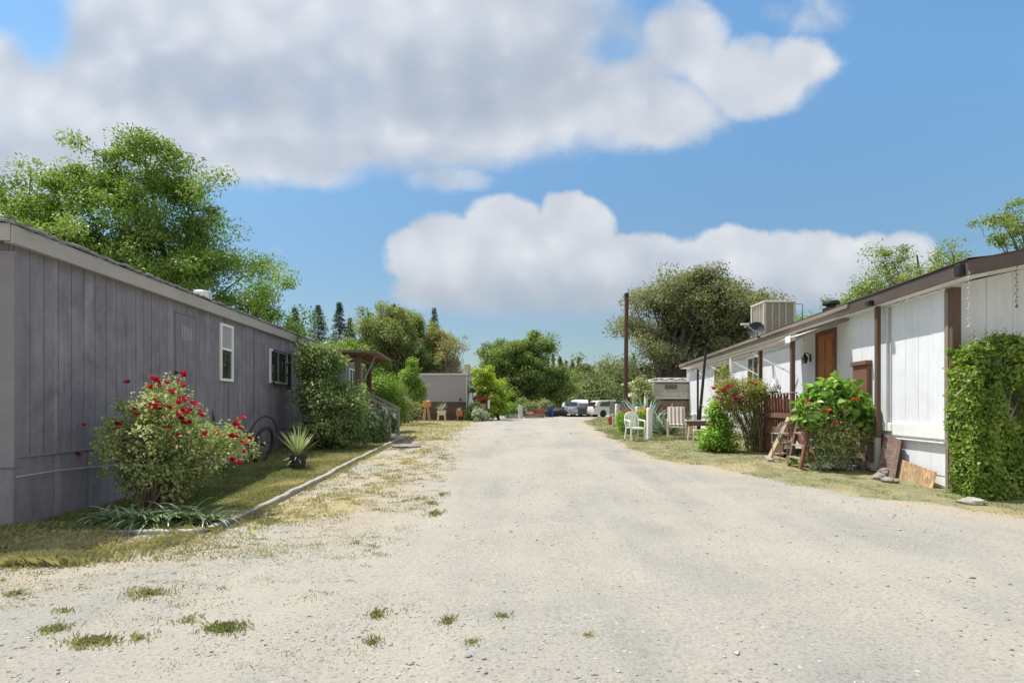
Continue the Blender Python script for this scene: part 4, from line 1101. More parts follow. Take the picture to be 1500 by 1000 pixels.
# porch deck, rail, steps
RP=thing('porch_deck','red-brown wooden porch deck with baluster rail and steps at the white home','porch',(7.35,9.6,0),rang)
p0,p1=az_(13.0),az_(15.75)
m_=M_()
for k in range(7): m_.box(p0+.01,p1-.01,.03+.165*k,.03+.165*k+.155,.90,.935,.004)
m_.build('deck',rbrx,RP)
def post(a,o,z0,z1,w=.09,mat=rbr,nm='rail_post'):
    m_=M_(); m_.box(a-w/2,a+w/2,o-w/2,o+w/2,z0,z1,.006); return m_.build(nm,mat,RP)
gp=float(G(6.6,14))
post(p0+.05,1.2,gp-.1,1.78); post(p1-.05,1.2,gp-.1,1.78); 
m_=M_(); m_.box(p0-.05,p1+.02,1.12,1.26,1.782,1.815,.006); m_.build('top_rail',greyw,RP)
m_=M_(); m_.box(p0+.1,p1-.1,1.215,1.245,1.2,1.32,.006); m_.build('mid_rail',rbrx,RP)
nb=13
for k in range(nb):
    a=p0+.18+(p1-p0-.36)*k/(nb-1); m_=M_(); m_.box(a-.02,a+.02,1.17,1.21,.936,1.78,.003); m_.build('baluster',rbr,RP)
m_=M_()
for k in range(20): a=p0+.12+(p1-p0-.2)*k/20; m_.box(a,a+(p1-p0-.2)/20-.014,.93,.95,.94,1.66+.05*(k%3)-(.25 if k<4 else 0),.003)
m_.build('inner_boards',rbr,RP)
m_=M_(); m_.box(p0+.1,p1+.02,1.205,1.235,.80,.98,.006); m_.box(p0+.55,p1+.0,1.20,1.23,.30,.62,.006); m_.box(p0+.1,p1-.1,1.16,1.19,.55,.79,.006); m_.build('side_boards',rbrx,RP)
# near-side slanted stair screen and posts
m_=M_(); m_.prism([(1.14,.95),(1.14,1.77),(.95,1.5),(.82,1.5),(.80,.95)],'x',p0-.03,p0); m_.build('stair_screen',rbr,RP)
# steps coming towards the road entrance
for k in range(4):
    z=.74-.17*k; a=p0-.02-.25*k
    m_=M_(); m_.box(a-.29,a-.01,.10,1.1,z-.035,z,.005); m_.build('step',greyw,RP)
for o_ in (.06,1.14):
    m_=M_(); m_.beam((p0-.02,o_,.86),(p0-1.15,o_,.06+gp*.6),.04,.2); m_.build('stringer',rbrx,RP)
# leaning pale board and ladder-like frame
wd_l=wood('fresh_board',(.50,.39,.25),.7,.2,'z')
def loc(a,o,z):  # right-home local to world
    c_,s_=math.cos(rang),math.sin(rang); return (7.35+a*c_-o*s_,9.6+a*s_+o*c_,z)
b0=loc(p0+.35,1.62,float(G(6,13))+.02); b1=loc(p0+.12,1.25,1.22)
o=MB().beam(b0,b1,.14,.04,up=(1,0,0)).build('leaning_board',wd_l); tag(o,'pale bare board leaning against the red-brown porch rail','board')
o=MB().beam(loc(p0+.7,1.55,float(G(6,13.3))+.03),loc(p0-.15,1.75,float(G(6,12.8))+.03),.14,.04).build('fallen_board',greyw); tag(o,'short weathered board lying at the foot of the leaning pale board','board')
ld=thing('wooden_ladder','short wooden ladder frame leaning at the porch steps behind the broad-leaved plant','ladder',loc(p0-.75,1.42,float(G(6,12.3))),rang)
for s_ in (0,.62):
    MB().beam((-s_,.16,0),(-s_+.18,-.16,1.2),.05,.08).build('side_rail',rbr,ld)
for k in range(4):
    t_=(.2+k*.26)/1.2; MB().beam((.18*t_,.16-.32*t_,.2+k*.26),(-.62+.18*t_,.16-.32*t_,.2+k*.26),.1,.03).build('rung',greyw,ld)
# coil of wire
g4=random.Random(2); cw=MB()
for k in range(16):
    r_=.20+.06*g4.random(); cx,cz=g4.uniform(-.05,.05),g4.uniform(-.06,.06); ph=g4.random()*3; tl=g4.uniform(-.5,.5)
    cw.tube([(cx+r_*math.cos(t),.12*math.sin(t*1.0+ph)*tl+g4.uniform(-.01,.01),cz+r_*math.sin(t)*1.15) for t in [2*math.pi*q/18 for q in range(18)]],.004,4,closed=True)
o=cw.build('wire_coil',paint('grey_wire',(.30,.28,.26),.5,.3,8,.2,metal=.4)); o.location=loc(p0-.15,1.42,float(G(6,12.8))+.62); o.rotation_euler=(0,0,.2); tag(o,'tangled coil of grey wire hanging between pale board and ladder','wire coil')
cw=MB()
for k in range(6): cw.tube([(.16*math.cos(k*1.05),.16*math.sin(k*1.05),0),(.2*math.cos(k*1.05),.2*math.sin(k*1.05),.68)],.006,4)
for z in (.2,.45,.66): cw.tube([((.16+.06*z)*math.cos(t*.52),(.16+.06*z)*math.sin(t*.52),z) for t in range(12)],.005,4,closed=True)
o=cw.build('wire_cage',paint('grey_wire',(.3,.28,.26),.5)); o.location=loc(p0-.15,1.55,float(G(6,12.8))); tag(o,'wire plant cage standing under the tangled wire coil','wire cage')
# carved bird on the rail
bx_=MB(); ow=thing('bird_statue','pale grey eagle statue perched on the porch rail','statue',loc(az_(14.15),1.19,1.817),rang+R(20))
MB().lathe((0,0,0),[(.12,0),(.13,.03),(.10,.05),(0,.05)],16).build('base',dark,ow,True)
st_=paint('stone_statue',(.62,.60,.56),.8,.25,14,.6,bdist=.006)
b=MB()
prof=[(0,.0,.05,.075),(.01,.0,.12,.095),(.03,.0,.20,.085),(.045,.0,.26,.055),(.06,.0,.30,.045),(.085,.0,.325,.042),(.11,.0,.325,.03)]
b.tube([(p[0],p[1],p[2]) for p in prof],[p[3] for p in prof],12)
b.tube([(.11,0,.325),(.15,0,.315),(.165,0,.29)],[.022,.014,.004],8)
b.build('body',st_,ow,True)
for s_ in(-1,1):
    b=MB(); b.tube([(.02,s_*.07,.24),(-.03,s_*.09,.15),(-.08,s_*.06,.04)],[.035,.045,.012],8); b.build('wing',st_,ow,True)
b=MB(); b.tube([(-.02,0,.1),(-.09,0,.05),(-.14,0,.02)],[.05,.035,.015],8); b.build('tail',st_,ow,True)
# basket hanging from rear post
x,y,z=loc(az_(15.75)+.1,1.35,2.62)
# brown metal skirt sheets leaning on the wall, OSB panel
shm,nt,out=nodes('pressed_brown_sheet')
v=objvec(nt,1,1,1); br=N(nt,'ShaderNodeTexBrick'); L(nt,v,br.inputs['Vector']); mp=N(nt,'ShaderNodeMapping'); mp.inputs['Rotation'].default_value=(R(90),0,0); L(nt,v,mp.inputs['Vector']); L(nt,mp.outputs[0],br.inputs['Vector'])
br.inputs['Scale'].default_value=1; br.inputs['Brick Width'].default_value=.16; br.inputs['Row Height'].default_value=.062; br.inputs['Mortar Size'].default_value=.006
br.inputs['Color1'].default_value=c4((.19,.125,.105));br.inputs['Color2'].default_value=c4((.25,.17,.145));br.inputs['Mortar'].default_value=c4((.13,.10,.09))
cc=mix(nt,ramp(nt,noise(nt,v,6,6,.7),[(.5,0.0),(.75,.6)]),br.outputs['Color'],(.36,.29,.25))
pr=N(nt,'ShaderNodeBsdfPrincipled'); L(nt,cc,pr.inputs['Base Color']); pr.inputs['Roughness'].default_value=.55
L(nt,bump(nt,br.outputs['Fac'],-.8,.006),pr.inputs['Normal']); L(nt,pr.outputs[0],out.inputs[0])
def panel(name,label,cat,pa,pb,za0,za1,zb0,zb1,o0,o1,mat,wav=.02):
    """leaning sheet between two wall pixels; near/far heights; bottom offset o0, top offset o1"""
    a0,a1=ra(pa),ra(pb); n=16; vs=[];fs=[]
    for i in range(n+1):
        t=i/n; a=a0+(a1-a0)*t; zb=za0+(zb0-za0)*t; zt=za1+(zb1-za1)*t
        for j in range(5):
            s=j/4; oo=o0+(o1-o0)*s+wav*math.sin(t*9+s)*.5+wav*.4*math.sin(t*23)
            for th in (0,.012): vs.append((a,oo+th,zb+(zt-zb)*s))
    def I(i,j,k): return i*10+j*2+k
    for i in range(n):
        for j in range(4):
            fs.append((I(i,j,0),I(i,j+1,0),I(i+1,j+1,0),I(i+1,j,0))); fs.append((I(i,j,1),I(i+1,j,1),I(i+1,j+1,1),I(i,j+1,1)))
        fs.append((I(i,0,0),I(i+1,0,0),I(i+1,0,1),I(i,0,1))); fs.append((I(i,4,0),I(i,4,1),I(i+1,4,1),I(i+1,4,0)))
    for i in(0,n):
        for j in range(4): fs.append((I(i,j,0),I(i,j,1),I(i,j+1,1),I(i,j+1,0)))
    o=M_().add(vs,fs).build(name,mat); o.location=(7.35,9.6,0); o.rotation_euler=(0,0,rang); tag(o,label,cat); return o
panel('skirt_sheet','brown pressed-metal sheet leaning on the wall left of the grey post foot','metal sheet',1299,1250,float(G(7,11.3))-.03,.90,float(G(7,13))-.03,1.05,.10,.02,shm)
panel('skirt_sheet','brown pressed-metal sheet with a cut corner right of the grey post foot','metal sheet',1328,1301,-.02,.84,float(G(7,11.2))-.03,.94,.22,.07,shm,.03)
osb,nt,out=nodes('strand_board'); v=objvec(nt,1,1,1)
vo=N(nt,'ShaderNodeTexVoronoi'); vo.inputs['Scale'].default_value=24; vo.inputs['Randomness'].default_value=1; 
mp=N(nt,'ShaderNodeMapping'); mp.inputs['Scale'].default_value=(1,1,.35); mp.inputs['Rotation'].default_value=(0,.5,0); L(nt,v,mp.inputs['Vector']); L(nt,mp.outputs[0],vo.inputs['Vector'])
sc_=N(nt,'ShaderNodeSeparateColor'); L(nt,vo.outputs['Color'],sc_.inputs[0])
cc=ramp(nt,sc_.outputs[0],[(0,(.27,.16,.075)),(.5,(.43,.28,.14)),(1,(.56,.40,.23))])
cc=mix(nt,ramp(nt,noise(nt,v,3,5,.6),[(.45,0.0),(.7,.5)]),cc,(.30,.22,.16))
pr=N(nt,'ShaderNodeBsdfPrincipled'); L(nt,cc,pr.inputs['Base Color']); pr.inputs['Roughness'].default_value=.8; L(nt,pr.outputs[0],out.inputs[0])
panel('strand_board','bare orange-brown strand board leaning at the near corner of the white home','board',1379,1320,-.03,.36,-.03,.50,.16,.07,osb,.0)

# string lights hanging from the near rake
sm_=paint('lamp_string',(.55,.55,.52),.4); sd=paint('lamp_string_dark',(.12,.11,.10),.5)
for (px_,y0,y1,mt,lab) in ((1419,396,478,sm_,'white string of small lights hanging from the brown roof edge by the corner post'),(1489,388,449,sd,'dark string of small lights hanging at the right edge of the photo')):
    dpt=8.62 if px_<1450 else 8.55
    t=thing('string_lights',lab,'string lights',W(px_,y0,dpt)); hgt=(y1-y0)/F*dpt
    MB().tube([(.008*math.sin(k*2.1),0,-hgt*k/12) for k in range(13)],.003,4).build('wire',mt,t)
    for k in range(11):
        z=-hgt*(k+.5)/11; b=MB().lathe((.012*(-1)**k,0,z),[(0,-.014),(.009,-.006),(.009,.006),(0,.014)],8); b.build('bulb',mt,t,True)
    MB().lathe((0,0,-hgt),[(0,-.02),(.018,-.008),(.018,.008),(0,.02)],10).build('weight',mt,t,True)
# wind chimes at the door
t=thing('wind_chime','white hanging ornament in front of the brown door','wind chime',loc(az_(14.1),.55,3.2)); cm=paint('chime_white',(.8,.8,.8),.4)
MB().lathe((0,0,-.16),[(.015,0),(.035,.03),(.04,.10),(.015,.16)],10).build('bell',cm,t,True)
for k in range(5): MB().lathe((.02*math.cos(k*2),.02*math.sin(k*2),-.30-.1*k),[(0,-.02),(.012,0),(0,.02)],6).build('bead',cm,t)
MB().tube([(0,0,.1),(0,0,-.72)],.002,3).build('cord',cm,t)

# ================================================================ on the roof of the white home
cw_=paint('cooler_beige',(.50,.47,.38),.6,.12,4,.3,((.30,.24,.17),.55),stretch=(3,3,.5))
cd=paint('cooler_pad',(.27,.245,.20),.85,.3,20,.5,((.16,.13,.10),.6),stretch=(4,4,.3))
CX,CZ,CB=8.86,20.0,3.93
ec=thing('evaporative_cooler','large weathered beige evaporative cooler on the roof of the white home','air cooler',(CX,CZ,CB))
S=1.12;HH=1.27
m_=MB(); m_.box(0,S,0,S,-.12,.09,.01); m_.box(-.01,S+.01,-.01,S+.01,HH-.09,HH,.02)
for x in (0,S-.08):
    for y in (0,S-.08): m_.box(x,x+.08,y,y+.08,.091,HH-.091,.005)
m_.build('cabinet',cw_,ec)
m_=MB(); m_.box(.06,S-.06,.03,S-.03,.09,HH-.09); m_.build('pads',cd,ec)
m_=MB()
for k in range(4): x=.08+(S-.16)*(k+.5)/4-.018+.0; m_.box(x+.1,x+.135,.005,.029,.092,HH-.092,.004) if k<3 else None
for k in range(8): y=.10+(S-.2)*k/7; m_.box(.004,.03,y-.02,y+.02,.092,HH-.092,.004)
m_.build('louvre',cw_,ec)
m_=MB(); m_.tube([(S+.01,.2,HH-.08),(S+.35,.2,HH-.1),(S+.33,.2,HH-.45),(S+.3,.2,-.1)],.012,6); m_.build('pipe',dark,ec)
m_=MB(); m_.box(-.05,S+.05,-.05,S+.05,-.25,-.121); m_.build('curb',cw_,ec)
# dish
dx_,dy_,dz_=W(1106,484,18.0)
sd_=thing('satellite_dish','dark satellite dish with pale receiver arm on the white home roof edge','satellite dish',(dx_+.02,dy_,3.70))
dsh=MB().lathe((0,0,0),[(0,.055),(.10,.045),(.19,.02),(.26,-.02),(.265,-.012),(.19,.032),(.10,.058),(0,.07)],28,'y',False).build('dish',paint('dark_dish',(.022,.025,.032),.6,.2,4,.1),sd_,True)
dsh.location=(.0,0,dz_-3.70+.03); dsh.rotation_euler=(R(-18),R(8),R(-35))
m_=MB(); m_.tube([(.12,.02,0),(.12,.02,.18),(.04,.08,.30)],.022,8); m_.box(.06,.18,-.04,.08,-.04,.02,.005); m_.build('mount',dark,sd_)
m_=MB(); m_.tube([(.08,0,.10),(-.1,-.1,.16),(-.36,-.22,.31)],.016,7); m_.build('receiver_arm',sm_,sd_)
m_=MB(); m_.box(-.56,-.30,-.27,-.18,.31,.37,.012); m_.tube([(-.42,-.22,.29),(-.42,-.22,.24)],.03,8); m_.build('receiver',sm_,sd_)
# roof vent
vx,vy,_=W(1217.5,455,15.0)
m_=MB().lathe((vx,vy,3.78),[(.11,0),(.11,.18),(.20,.20),(.21,.24),(.20,.29),(.12,.31),(.12,.36),(.21,.375),(.215,.42),(.19,.47),(0,.48)],22); o=m_.build('roof_vent',dark,None,True); tag(o,'black two-tiered round vent cap on the white home roof','roof vent')
# leaning dark pole and thin one behind
m_=MB(); m_.tube([W(1023,640,20.2),W(1026,600,20.1),W(1034,513,20.0)],[.056,.052,.045],10); m_.tube([W(1034,513,20.0),W(1034.3,508,20)],[.02,.015],6); o=m_.build('leaning_pole',dark,None,True); tag(o,'dark pole leaning in front of the far end of the white home','pole')

# ================================================================ garden furniture
plast=paint('white_plastic',(.74,.75,.70),.4,.05,3,.08)
def yard(px,py,d): x,y,_=W(px,py,d); return x,y,float(G(x,y))
# white stacking chair, seen from the front-left
x,y,z=yard(930,645,18.0)
ch=thing('plastic_chair','white plastic garden armchair standing on the grass','chair',(x,y,z),R(12))
m_=MB(); vs=[];fs=[]
m_.box(-.22,.22,-.22,.20,.40,.425,.012); m_.box(-.22,.22,-.235,-.215,.36,.42,.008); m_.build('seat',plast,ch)
m_=MB()
arch=[(-.21,.20,.41),(-.235,.25,.60),(-.22,.28,.76),(-.15,.295,.86),(0,.30,.90),(.15,.295,.86),(.22,.28,.76),(.235,.25,.60),(.21,.20,.41)]
m_.tube(arch,.022,7)
m_.box(-.20,.20,.285,.30,.80,.86,.006)
for k in range(7):
    xx=-.15+.05*k; zt=.87-.9*xx*xx-.02
    m_.beam((xx*.9,.21,.42),(xx,.29,zt),.028,.010,up=(0,1,0))
m_.build('backrest',plast,ch)
for s_ in(-1,1):
    m_=MB(); m_.tube([(s_*.235,.255,.66),(s_*.26,.10,.645),(s_*.265,-.12,.635),(s_*.25,-.20,.60),(s_*.24,-.215,.42)],[.022,.026,.028,.024,.02],7); m_.build('armrest',plast,ch,True)
    m_=MB(); m_.beam((s_*.22,-.21,.42),(s_*.25,-.25,0),.05,.045,w2=.8); m_.build('leg',plast,ch)
    m_=MB(); m_.beam((s_*.20,.20,.42),(s_*.235,.27,0),.05,.045,w2=.8); m_.build('leg',plast,ch)
# striped glider chair
strm,nt,out=nodes('striped_cushion'); v=objvec(nt); s=N(nt,'ShaderNodeSeparateXYZ'); L(nt,v,s.inputs[0])
wv_=mth(nt,'SINE',mth(nt,'MULTIPLY',s.outputs[0],50.0)); 
cc=ramp(nt,mth(nt,'ADD',mth(nt,'MULTIPLY',wv_,.5),.5),[(.46,(.21,.185,.15)),(.54,(.55,.50,.42))])
pr=N(nt,'ShaderNodeBsdfPrincipled'); L(nt,cc,pr.inputs['Base Color']); pr.inputs['Roughness'].default_value=.9; L(nt,bump(nt,noise(nt,v,30,4,.6),.4,.01),pr.inputs['Normal']); L(nt,pr.outputs[0],out.inputs[0])
cream=paint('cream_tube',(.52,.48,.38),.45,.12,4,.15)
def cushion(par,x0,x1,y0,y1,z0,z1,slant,name='cushion'):
    n=12;vs=[];fs=[];m=6
    for i in range(n+1):
        for j in range(m+1):
            u=i/n;v_=j/m
            puff=(1-abs(2*u-1)**6)*(1-.5*abs(math.cos(v_*math.pi*3))**8)*.03
            x_=x0+(x1-x0)*u
            for s_ in(1,-1):
                if slant: yy_=y0+(y1-y0)*v_-s_*(.02+puff); zz=z0+(z1-z0)*v_
                else: yy_=y0+(y1-y0)*v_; zz=z0+s_*(.02+puff)
                vs.append((x_,yy_,zz))
    I=lambda i,j,k:(i*(m+1)+j)*2+k
    for i in range(n):
        for j in range(m): fs+=[(I(i,j,0),I(i+1,j,0),I(i+1,j+1,0),I(i,j+1,0)),(I(i,j,1),I(i,j+1,1),I(i+1,j+1,1),I(i+1,j,1))]
        fs+=[(I(i,0,0),I(i,0,1),I(i+1,0,1),I(i+1,0,0)),(I(i,m,0),I(i+1,m,0),I(i+1,m,1),I(i,m,1))]
    for j in range(m): fs+=[(I(0,j,0),I(0,j+1,0),I(0,j+1,1),I(0,j,1)),(I(n,j,0),I(n,j,1),I(n,j+1,1),I(n,j+1,0))]
    return MB().add(vs,fs).build(name,strm,par,True)
def glider(label,px,py,d,rz,cush=True):
    x,y,z=yard(px,py,d)
    t=thing('glider_chair',label,'chair',(x,y,z),rz)
    if cush:
        cushion(t,-.27,.27,.22,.48,.48,1.04,True,'back_cushion'); cushion(t,-.27,.27,-.26,.22,.45,.45,False,'seat_cushion')
    for s_ in(-1,1):
        m_=MB(); m_.tube([(s_*.29,-.30,0),(s_*.29,-.33,.40),(s_*.30,-.26,.60),(s_*.30,0,.64),(s_*.30,.27,.62)],.02,7); m_.build('armrest',cream,t,True)
        m_=MB(); m_.tube([(s_*.29,-.22,.16),(s_*.29,-.28,.04),(s_*.29,.22,.04),(s_*.29,.32,.0),(s_*.29,.26,.42)],.018,6); m_.build('leg',cream,t,True)
        m_=MB(); m_.tube([(s_*.27,-.28,.40),(s_*.27,.22,.40),(s_*.27,.50,1.05)],.018,6); m_.build('frame_side',cream,t,True)
        for yy_ in(-.15,.12): m_=MB(); m_.beam((s_*.25,yy_,.40),(s_*.25,yy_+.03,.10),.035,.015); m_.build('swing_arm',cream,t)
    m_=MB(); m_.tube([(-.27,.50,1.05),(.27,.50,1.05)],.018,6); m_.tube([(-.27,-.28,.40),(.27,-.28,.40)],.018,6); m_.tube([(-.29,-.15,.10),(.29,-.15,.10)],.016,6); m_.tube([(-.29,.15,.10),(.29,.15,.10)],.016,6)
    for k in range(5): m_.tube([(-.2+.1*k,-.28,.405),(-.2+.1*k,.22,.405)],.008,4)
    m_.build('crossbars',cream,t,True)
    return t
glider('glider chair with beige striped cushions on the grass beside the table',991,645,18.9,R(-14))
x,y,z=yard(1018,648,18.3)
t=thing('ottoman','cream glider footstool frame in front of the small table','footstool',(x,y-.55,z),R(-20))
for s_ in(-1,1):
    m_=MB(); m_.tube([(s_*.2,-.22,0),(s_*.2,-.2,.30),(s_*.2,0,.37),(s_*.2,.2,.30),(s_*.2,.22,0)],.018,6); m_.build('leg',cream,t,True)
m_=MB(); m_.tube([(-.2,-.15,.12),(.2,-.15,.12)],.015,6); m_.tube([(-.2,.15,.12),(.2,.15,.12)],.015,6)
for k in range(4): m_.tube([(-.2,-.15+.1*k,.34),(.2,-.15+.1*k,.34)],.012,5)
m_.build('crossbars',cream,t,True)
# small table with a red-brown apron
t=thing('patio_table','small red-brown wooden patio table beside the striped glider chair','table',(x+.15,y+.1,z),R(-8))
m_=MB(); m_.box(-.40,.40,-.3,.3,.60,.63,.008); m_.build('tabletop',paint('grey_tabletop',(.33,.28,.26),.7,.2,4,.3),t)
m_=MB(); m_.box(-.35,.35,-.27,-.24,.46,.598); m_.box(-.35,.35,.24,.27,.46,.598); m_.box(.32,.35,-.238,.238,.46,.598); m_.box(-.35,-.32,-.238,.238,.46,.598); m_.build('apron',rbrx,t)
for sx_ in(-1,1):
    for sy in(-1,1): m_=MB(); m_.beam((sx_*.30,sy*.2,.60),(sx_*.37,sy*.24,0),.045,.045); m_.build('leg',cream,t)
o=MB().lathe((x+.02,y+.1,z+.632),[(.06,0),(.075,.05),(.05,.16),(.06,.2),(0,.2)],12).build('glass_jar',paint('pale_jar',(.5,.56,.5),.2,.1,8,.1),None,True); tag(o,'pale green jar standing on the small patio table','jar')

# white posts along the right verge
wpm=wood('white_painted_post',(.72,.72,.71),.65,.1,'z',((.4,.37,.33),.4))
for px_,y0,y1,d,wd_,lab in ((951,598,642,18.6,.19,'tall white painted post on the grass just right of the white plastic chair'),
      (934.5,596,632,21.5,.2,'white painted post behind the white plastic chair'),
      (904.5,592,615,33,.28,'white post at the far verge in front of the white wagon'),
      (762,593,610,46,.32,'white post at the far left side of the road end')):
    x,y,z=yard(px_,0,d); hh=EYE+(HZ-y0)/F*d-z
    o=MB().box(-wd_/2*.8,wd_/2*.8,-wd_/2*.8,wd_/2*.8,-.05,hh-.03,.008).prism([(-wd_/2*.8,hh-.029),(wd_/2*.8,hh-.029),(wd_*.2,hh+.02),(-wd_*.2,hh+.02)],'y',-wd_*.4,wd_*.4).build('white_post',wpm); o.location=(x,y,z); o.rotation_euler=(0,R(random.uniform(-1,1)),R(12)); tag(o,lab,'post','white posts beside the road')
# utility pole
x,y,z=yard(917,0,26.0)
up=thing('utility_pole','tall dark brown bare pole standing before the big oak','pole',(x,y,z))
polem=wood('dark_pole_wood',(.095,.055,.04),.85,.35,'z',((.045,.035,.03),.4))
MB().tube([(-.03,0,-.3),(-.01,0,2),(.03,0,6.12)],[.112,.105,.088],12).build('shaft',polem,up,True)
MB().lathe((.03,0,6.05),[(.095,0),(.105,.02),(.105,.16),(.09,.18),(0,.18)],14).build('cap',dark,up,True)
# grey board fence pieces by the pole
bf=thing('board_fence','short row of grey upright boards behind the far white post','fence',(yard(901,0,35)[0],35,float(G(0,35))))
for k in range(5):
    MB().box(-.34+.17*k,-.19+.17*k,-.015,.015,0,1.15+.1*math.sin(k*2.2),.004).build('board',wood('grey_fence_board',(.30,.285,.27),.85,.25,'z'),bf)
for z in(.35,.9): MB().box(-.36,.55,.016,.05,z,z+.08).build('rail',greyw,bf)
# low pale bench/table by the agaves
x,y,z=yard(909,0,29); t=thing('wooden_bench','small weathered bench with pale top beside the far white post','bench',(x,y,z))
MB().box(-.45,.45,-.2,.2,.60,.65,.006).build('seat',wood('pale_top',(.55,.5,.4),.8,.2,'x'),t)
for sx_ in(-.36,.36): MB().box(sx_-.04,sx_+.04,-.17,.17,0,.598).build('leg',greyw,t)
# ================================================================ camper
cp=thing('camper_trailer','old beige cab-over camper with roof rack parked beyond the white home','camper',(5.35*30/26+1.0,30.0,float(G(0,30))))
bei=paint('camper_beige',(.58,.54,.46),.5,.08,2,.15,((.3,.26,.22),.35))
sil=paint('camper_ribbed',(.37,.35,.31),.45,.1,2,.15,((.24,.21,.19),.4),stretch=(.3,1,3))
pxw=lambda px,d=30.0: (px-750)/F*d-cp.location.x
zt=EYE+(HZ-560)/F*30-cp.location.z; zb=EYE+(HZ-583.5)/F*30-cp.location.z
x0=pxw(957); x1=x0+2.3
m_=MB(); m_.prism([(0,zb),(0,zt-.1),(.12,zt),(5.4,zt),(5.4,.5),(1.9,.5),(1.9,zb)],'x',x0,x1); m_.build('body',sil,cp)
m_=MB(); m_.box(x0-.03,x1+.03,-.06,5.45,zt+.001,zt+.10,.03); m_.box(x0-.02,x1+.02,-.03,-.001,zb-.02,zb+.08,.006); m_.box(x0-.025,x0+.05,-.02,-.001,zb+.081,zt-.1,.005)
for z in (.32,.52,.62): m_.box(x0+.06,x1,-.018,-.001,zb+(zt-zb)*z,zb+(zt-zb)*z+.02,.003)
m_.build('trim',bei,cp)
m_=MB(); m_.box(x0+.62,x0+1.25,-.035,-.001,zt-.34,zt-.12,.02); fr=m_.build('window',rbrx,cp); MB().box(x0+.68,x0+1.19,-.042,-.036,zt-.30,zt-.16).build('pane',dglass,fr)
m_=MB()
for z in (.16,.24): m_.tube([(x0+.3,.1,zt+z),(x1,.1,zt+z)],.018,6)
for k in range(4): m_.tube([(x0+.3+.6*k,.1,zt+.1),(x0+.3+.6*k,.1,zt+.25)],.015,5); m_.tube([(x0+.3+.6*k,.1,zt+.24),(x0+.3+.6*k,2.5,zt+.24)],.015,5)
m_.box(x0-.7,x0+.2,1.2,2.0,zt+.05,zt+.18,.03)
m_.build('roof_rack',wtrim,cp)
m_=MB(); m_.box(x0-.9,x0-.031,.6,4.2,zt-.02,zt+.08,.02); m_.build('side_roof',cream,cp)
m_=MB(); m_.prism([(x0-1.0,zt-.75),(x0-.035,zt-.1),(x0-.035,zt-.06),(x0-1.0,zt-.71)],'y',.3,3.0); m_.build('awning',paint('brown_awning',(.33,.25,.17),.8,.25,6,.3),cp)
MB().box(x0-.95,x0-.9,.35,.4,0,zt-.74).build('awning_post',cream,cp)
m_=MB(); m_.box(x0+.15,x1-.1,.0,1.75,.35,zb-.06,.1); m_.build('cab',paint('cab_brown',(.17,.135,.105),.6,.2,3,.2),cp)
m_=MB(); 
for xx in (x0+.2,x1-.45): m_.lathe((xx,.45,.38),[(.20,0),(.36,.02),(.36,.22),(.20,.24)],20,'x')
m_.build('wheel',rubb,cp,True)
# faded script lettering on the nose
fc=bpy.data.curves.new('lettering','FONT'); fc.body='American'; fc.size=.42; fc.extrude=.004; fc.shear=.35; fc.space_character=.98
to=bpy.data.objects.new('lettering',fc); COL.objects.link(to)
me=bpy.data.meshes.new_from_object(to); bpy.data.objects.remove(to)
lo=link_mesh('lettering',me,paint('faded_letter',(.66,.68,.63),.5,.1,6,.1),cp); lo.location=(x0+.38,-.008,zb+.12); lo.rotation_euler=(R(90),0,0)
# brown gate under and beside the camper
x,y,z=yard(1002,0,28.3); bd=thing('wooden_gate','red-brown plank gate panel with cream post beneath the camper nose','gate',(x,y,z))
for k in range(5): MB().box(-1.5+.28*k,-1.24+.28*k,-.015,.015,.1,1.15,.004).build('plank',rbr,bd)
MB().box(-.08,.04,-.05,.05,0,1.3,.006).build('post',rbr,bd)
MB().box(-1.5,-.09,.016,.05,.85,.97).build('rail',rbrx,bd)

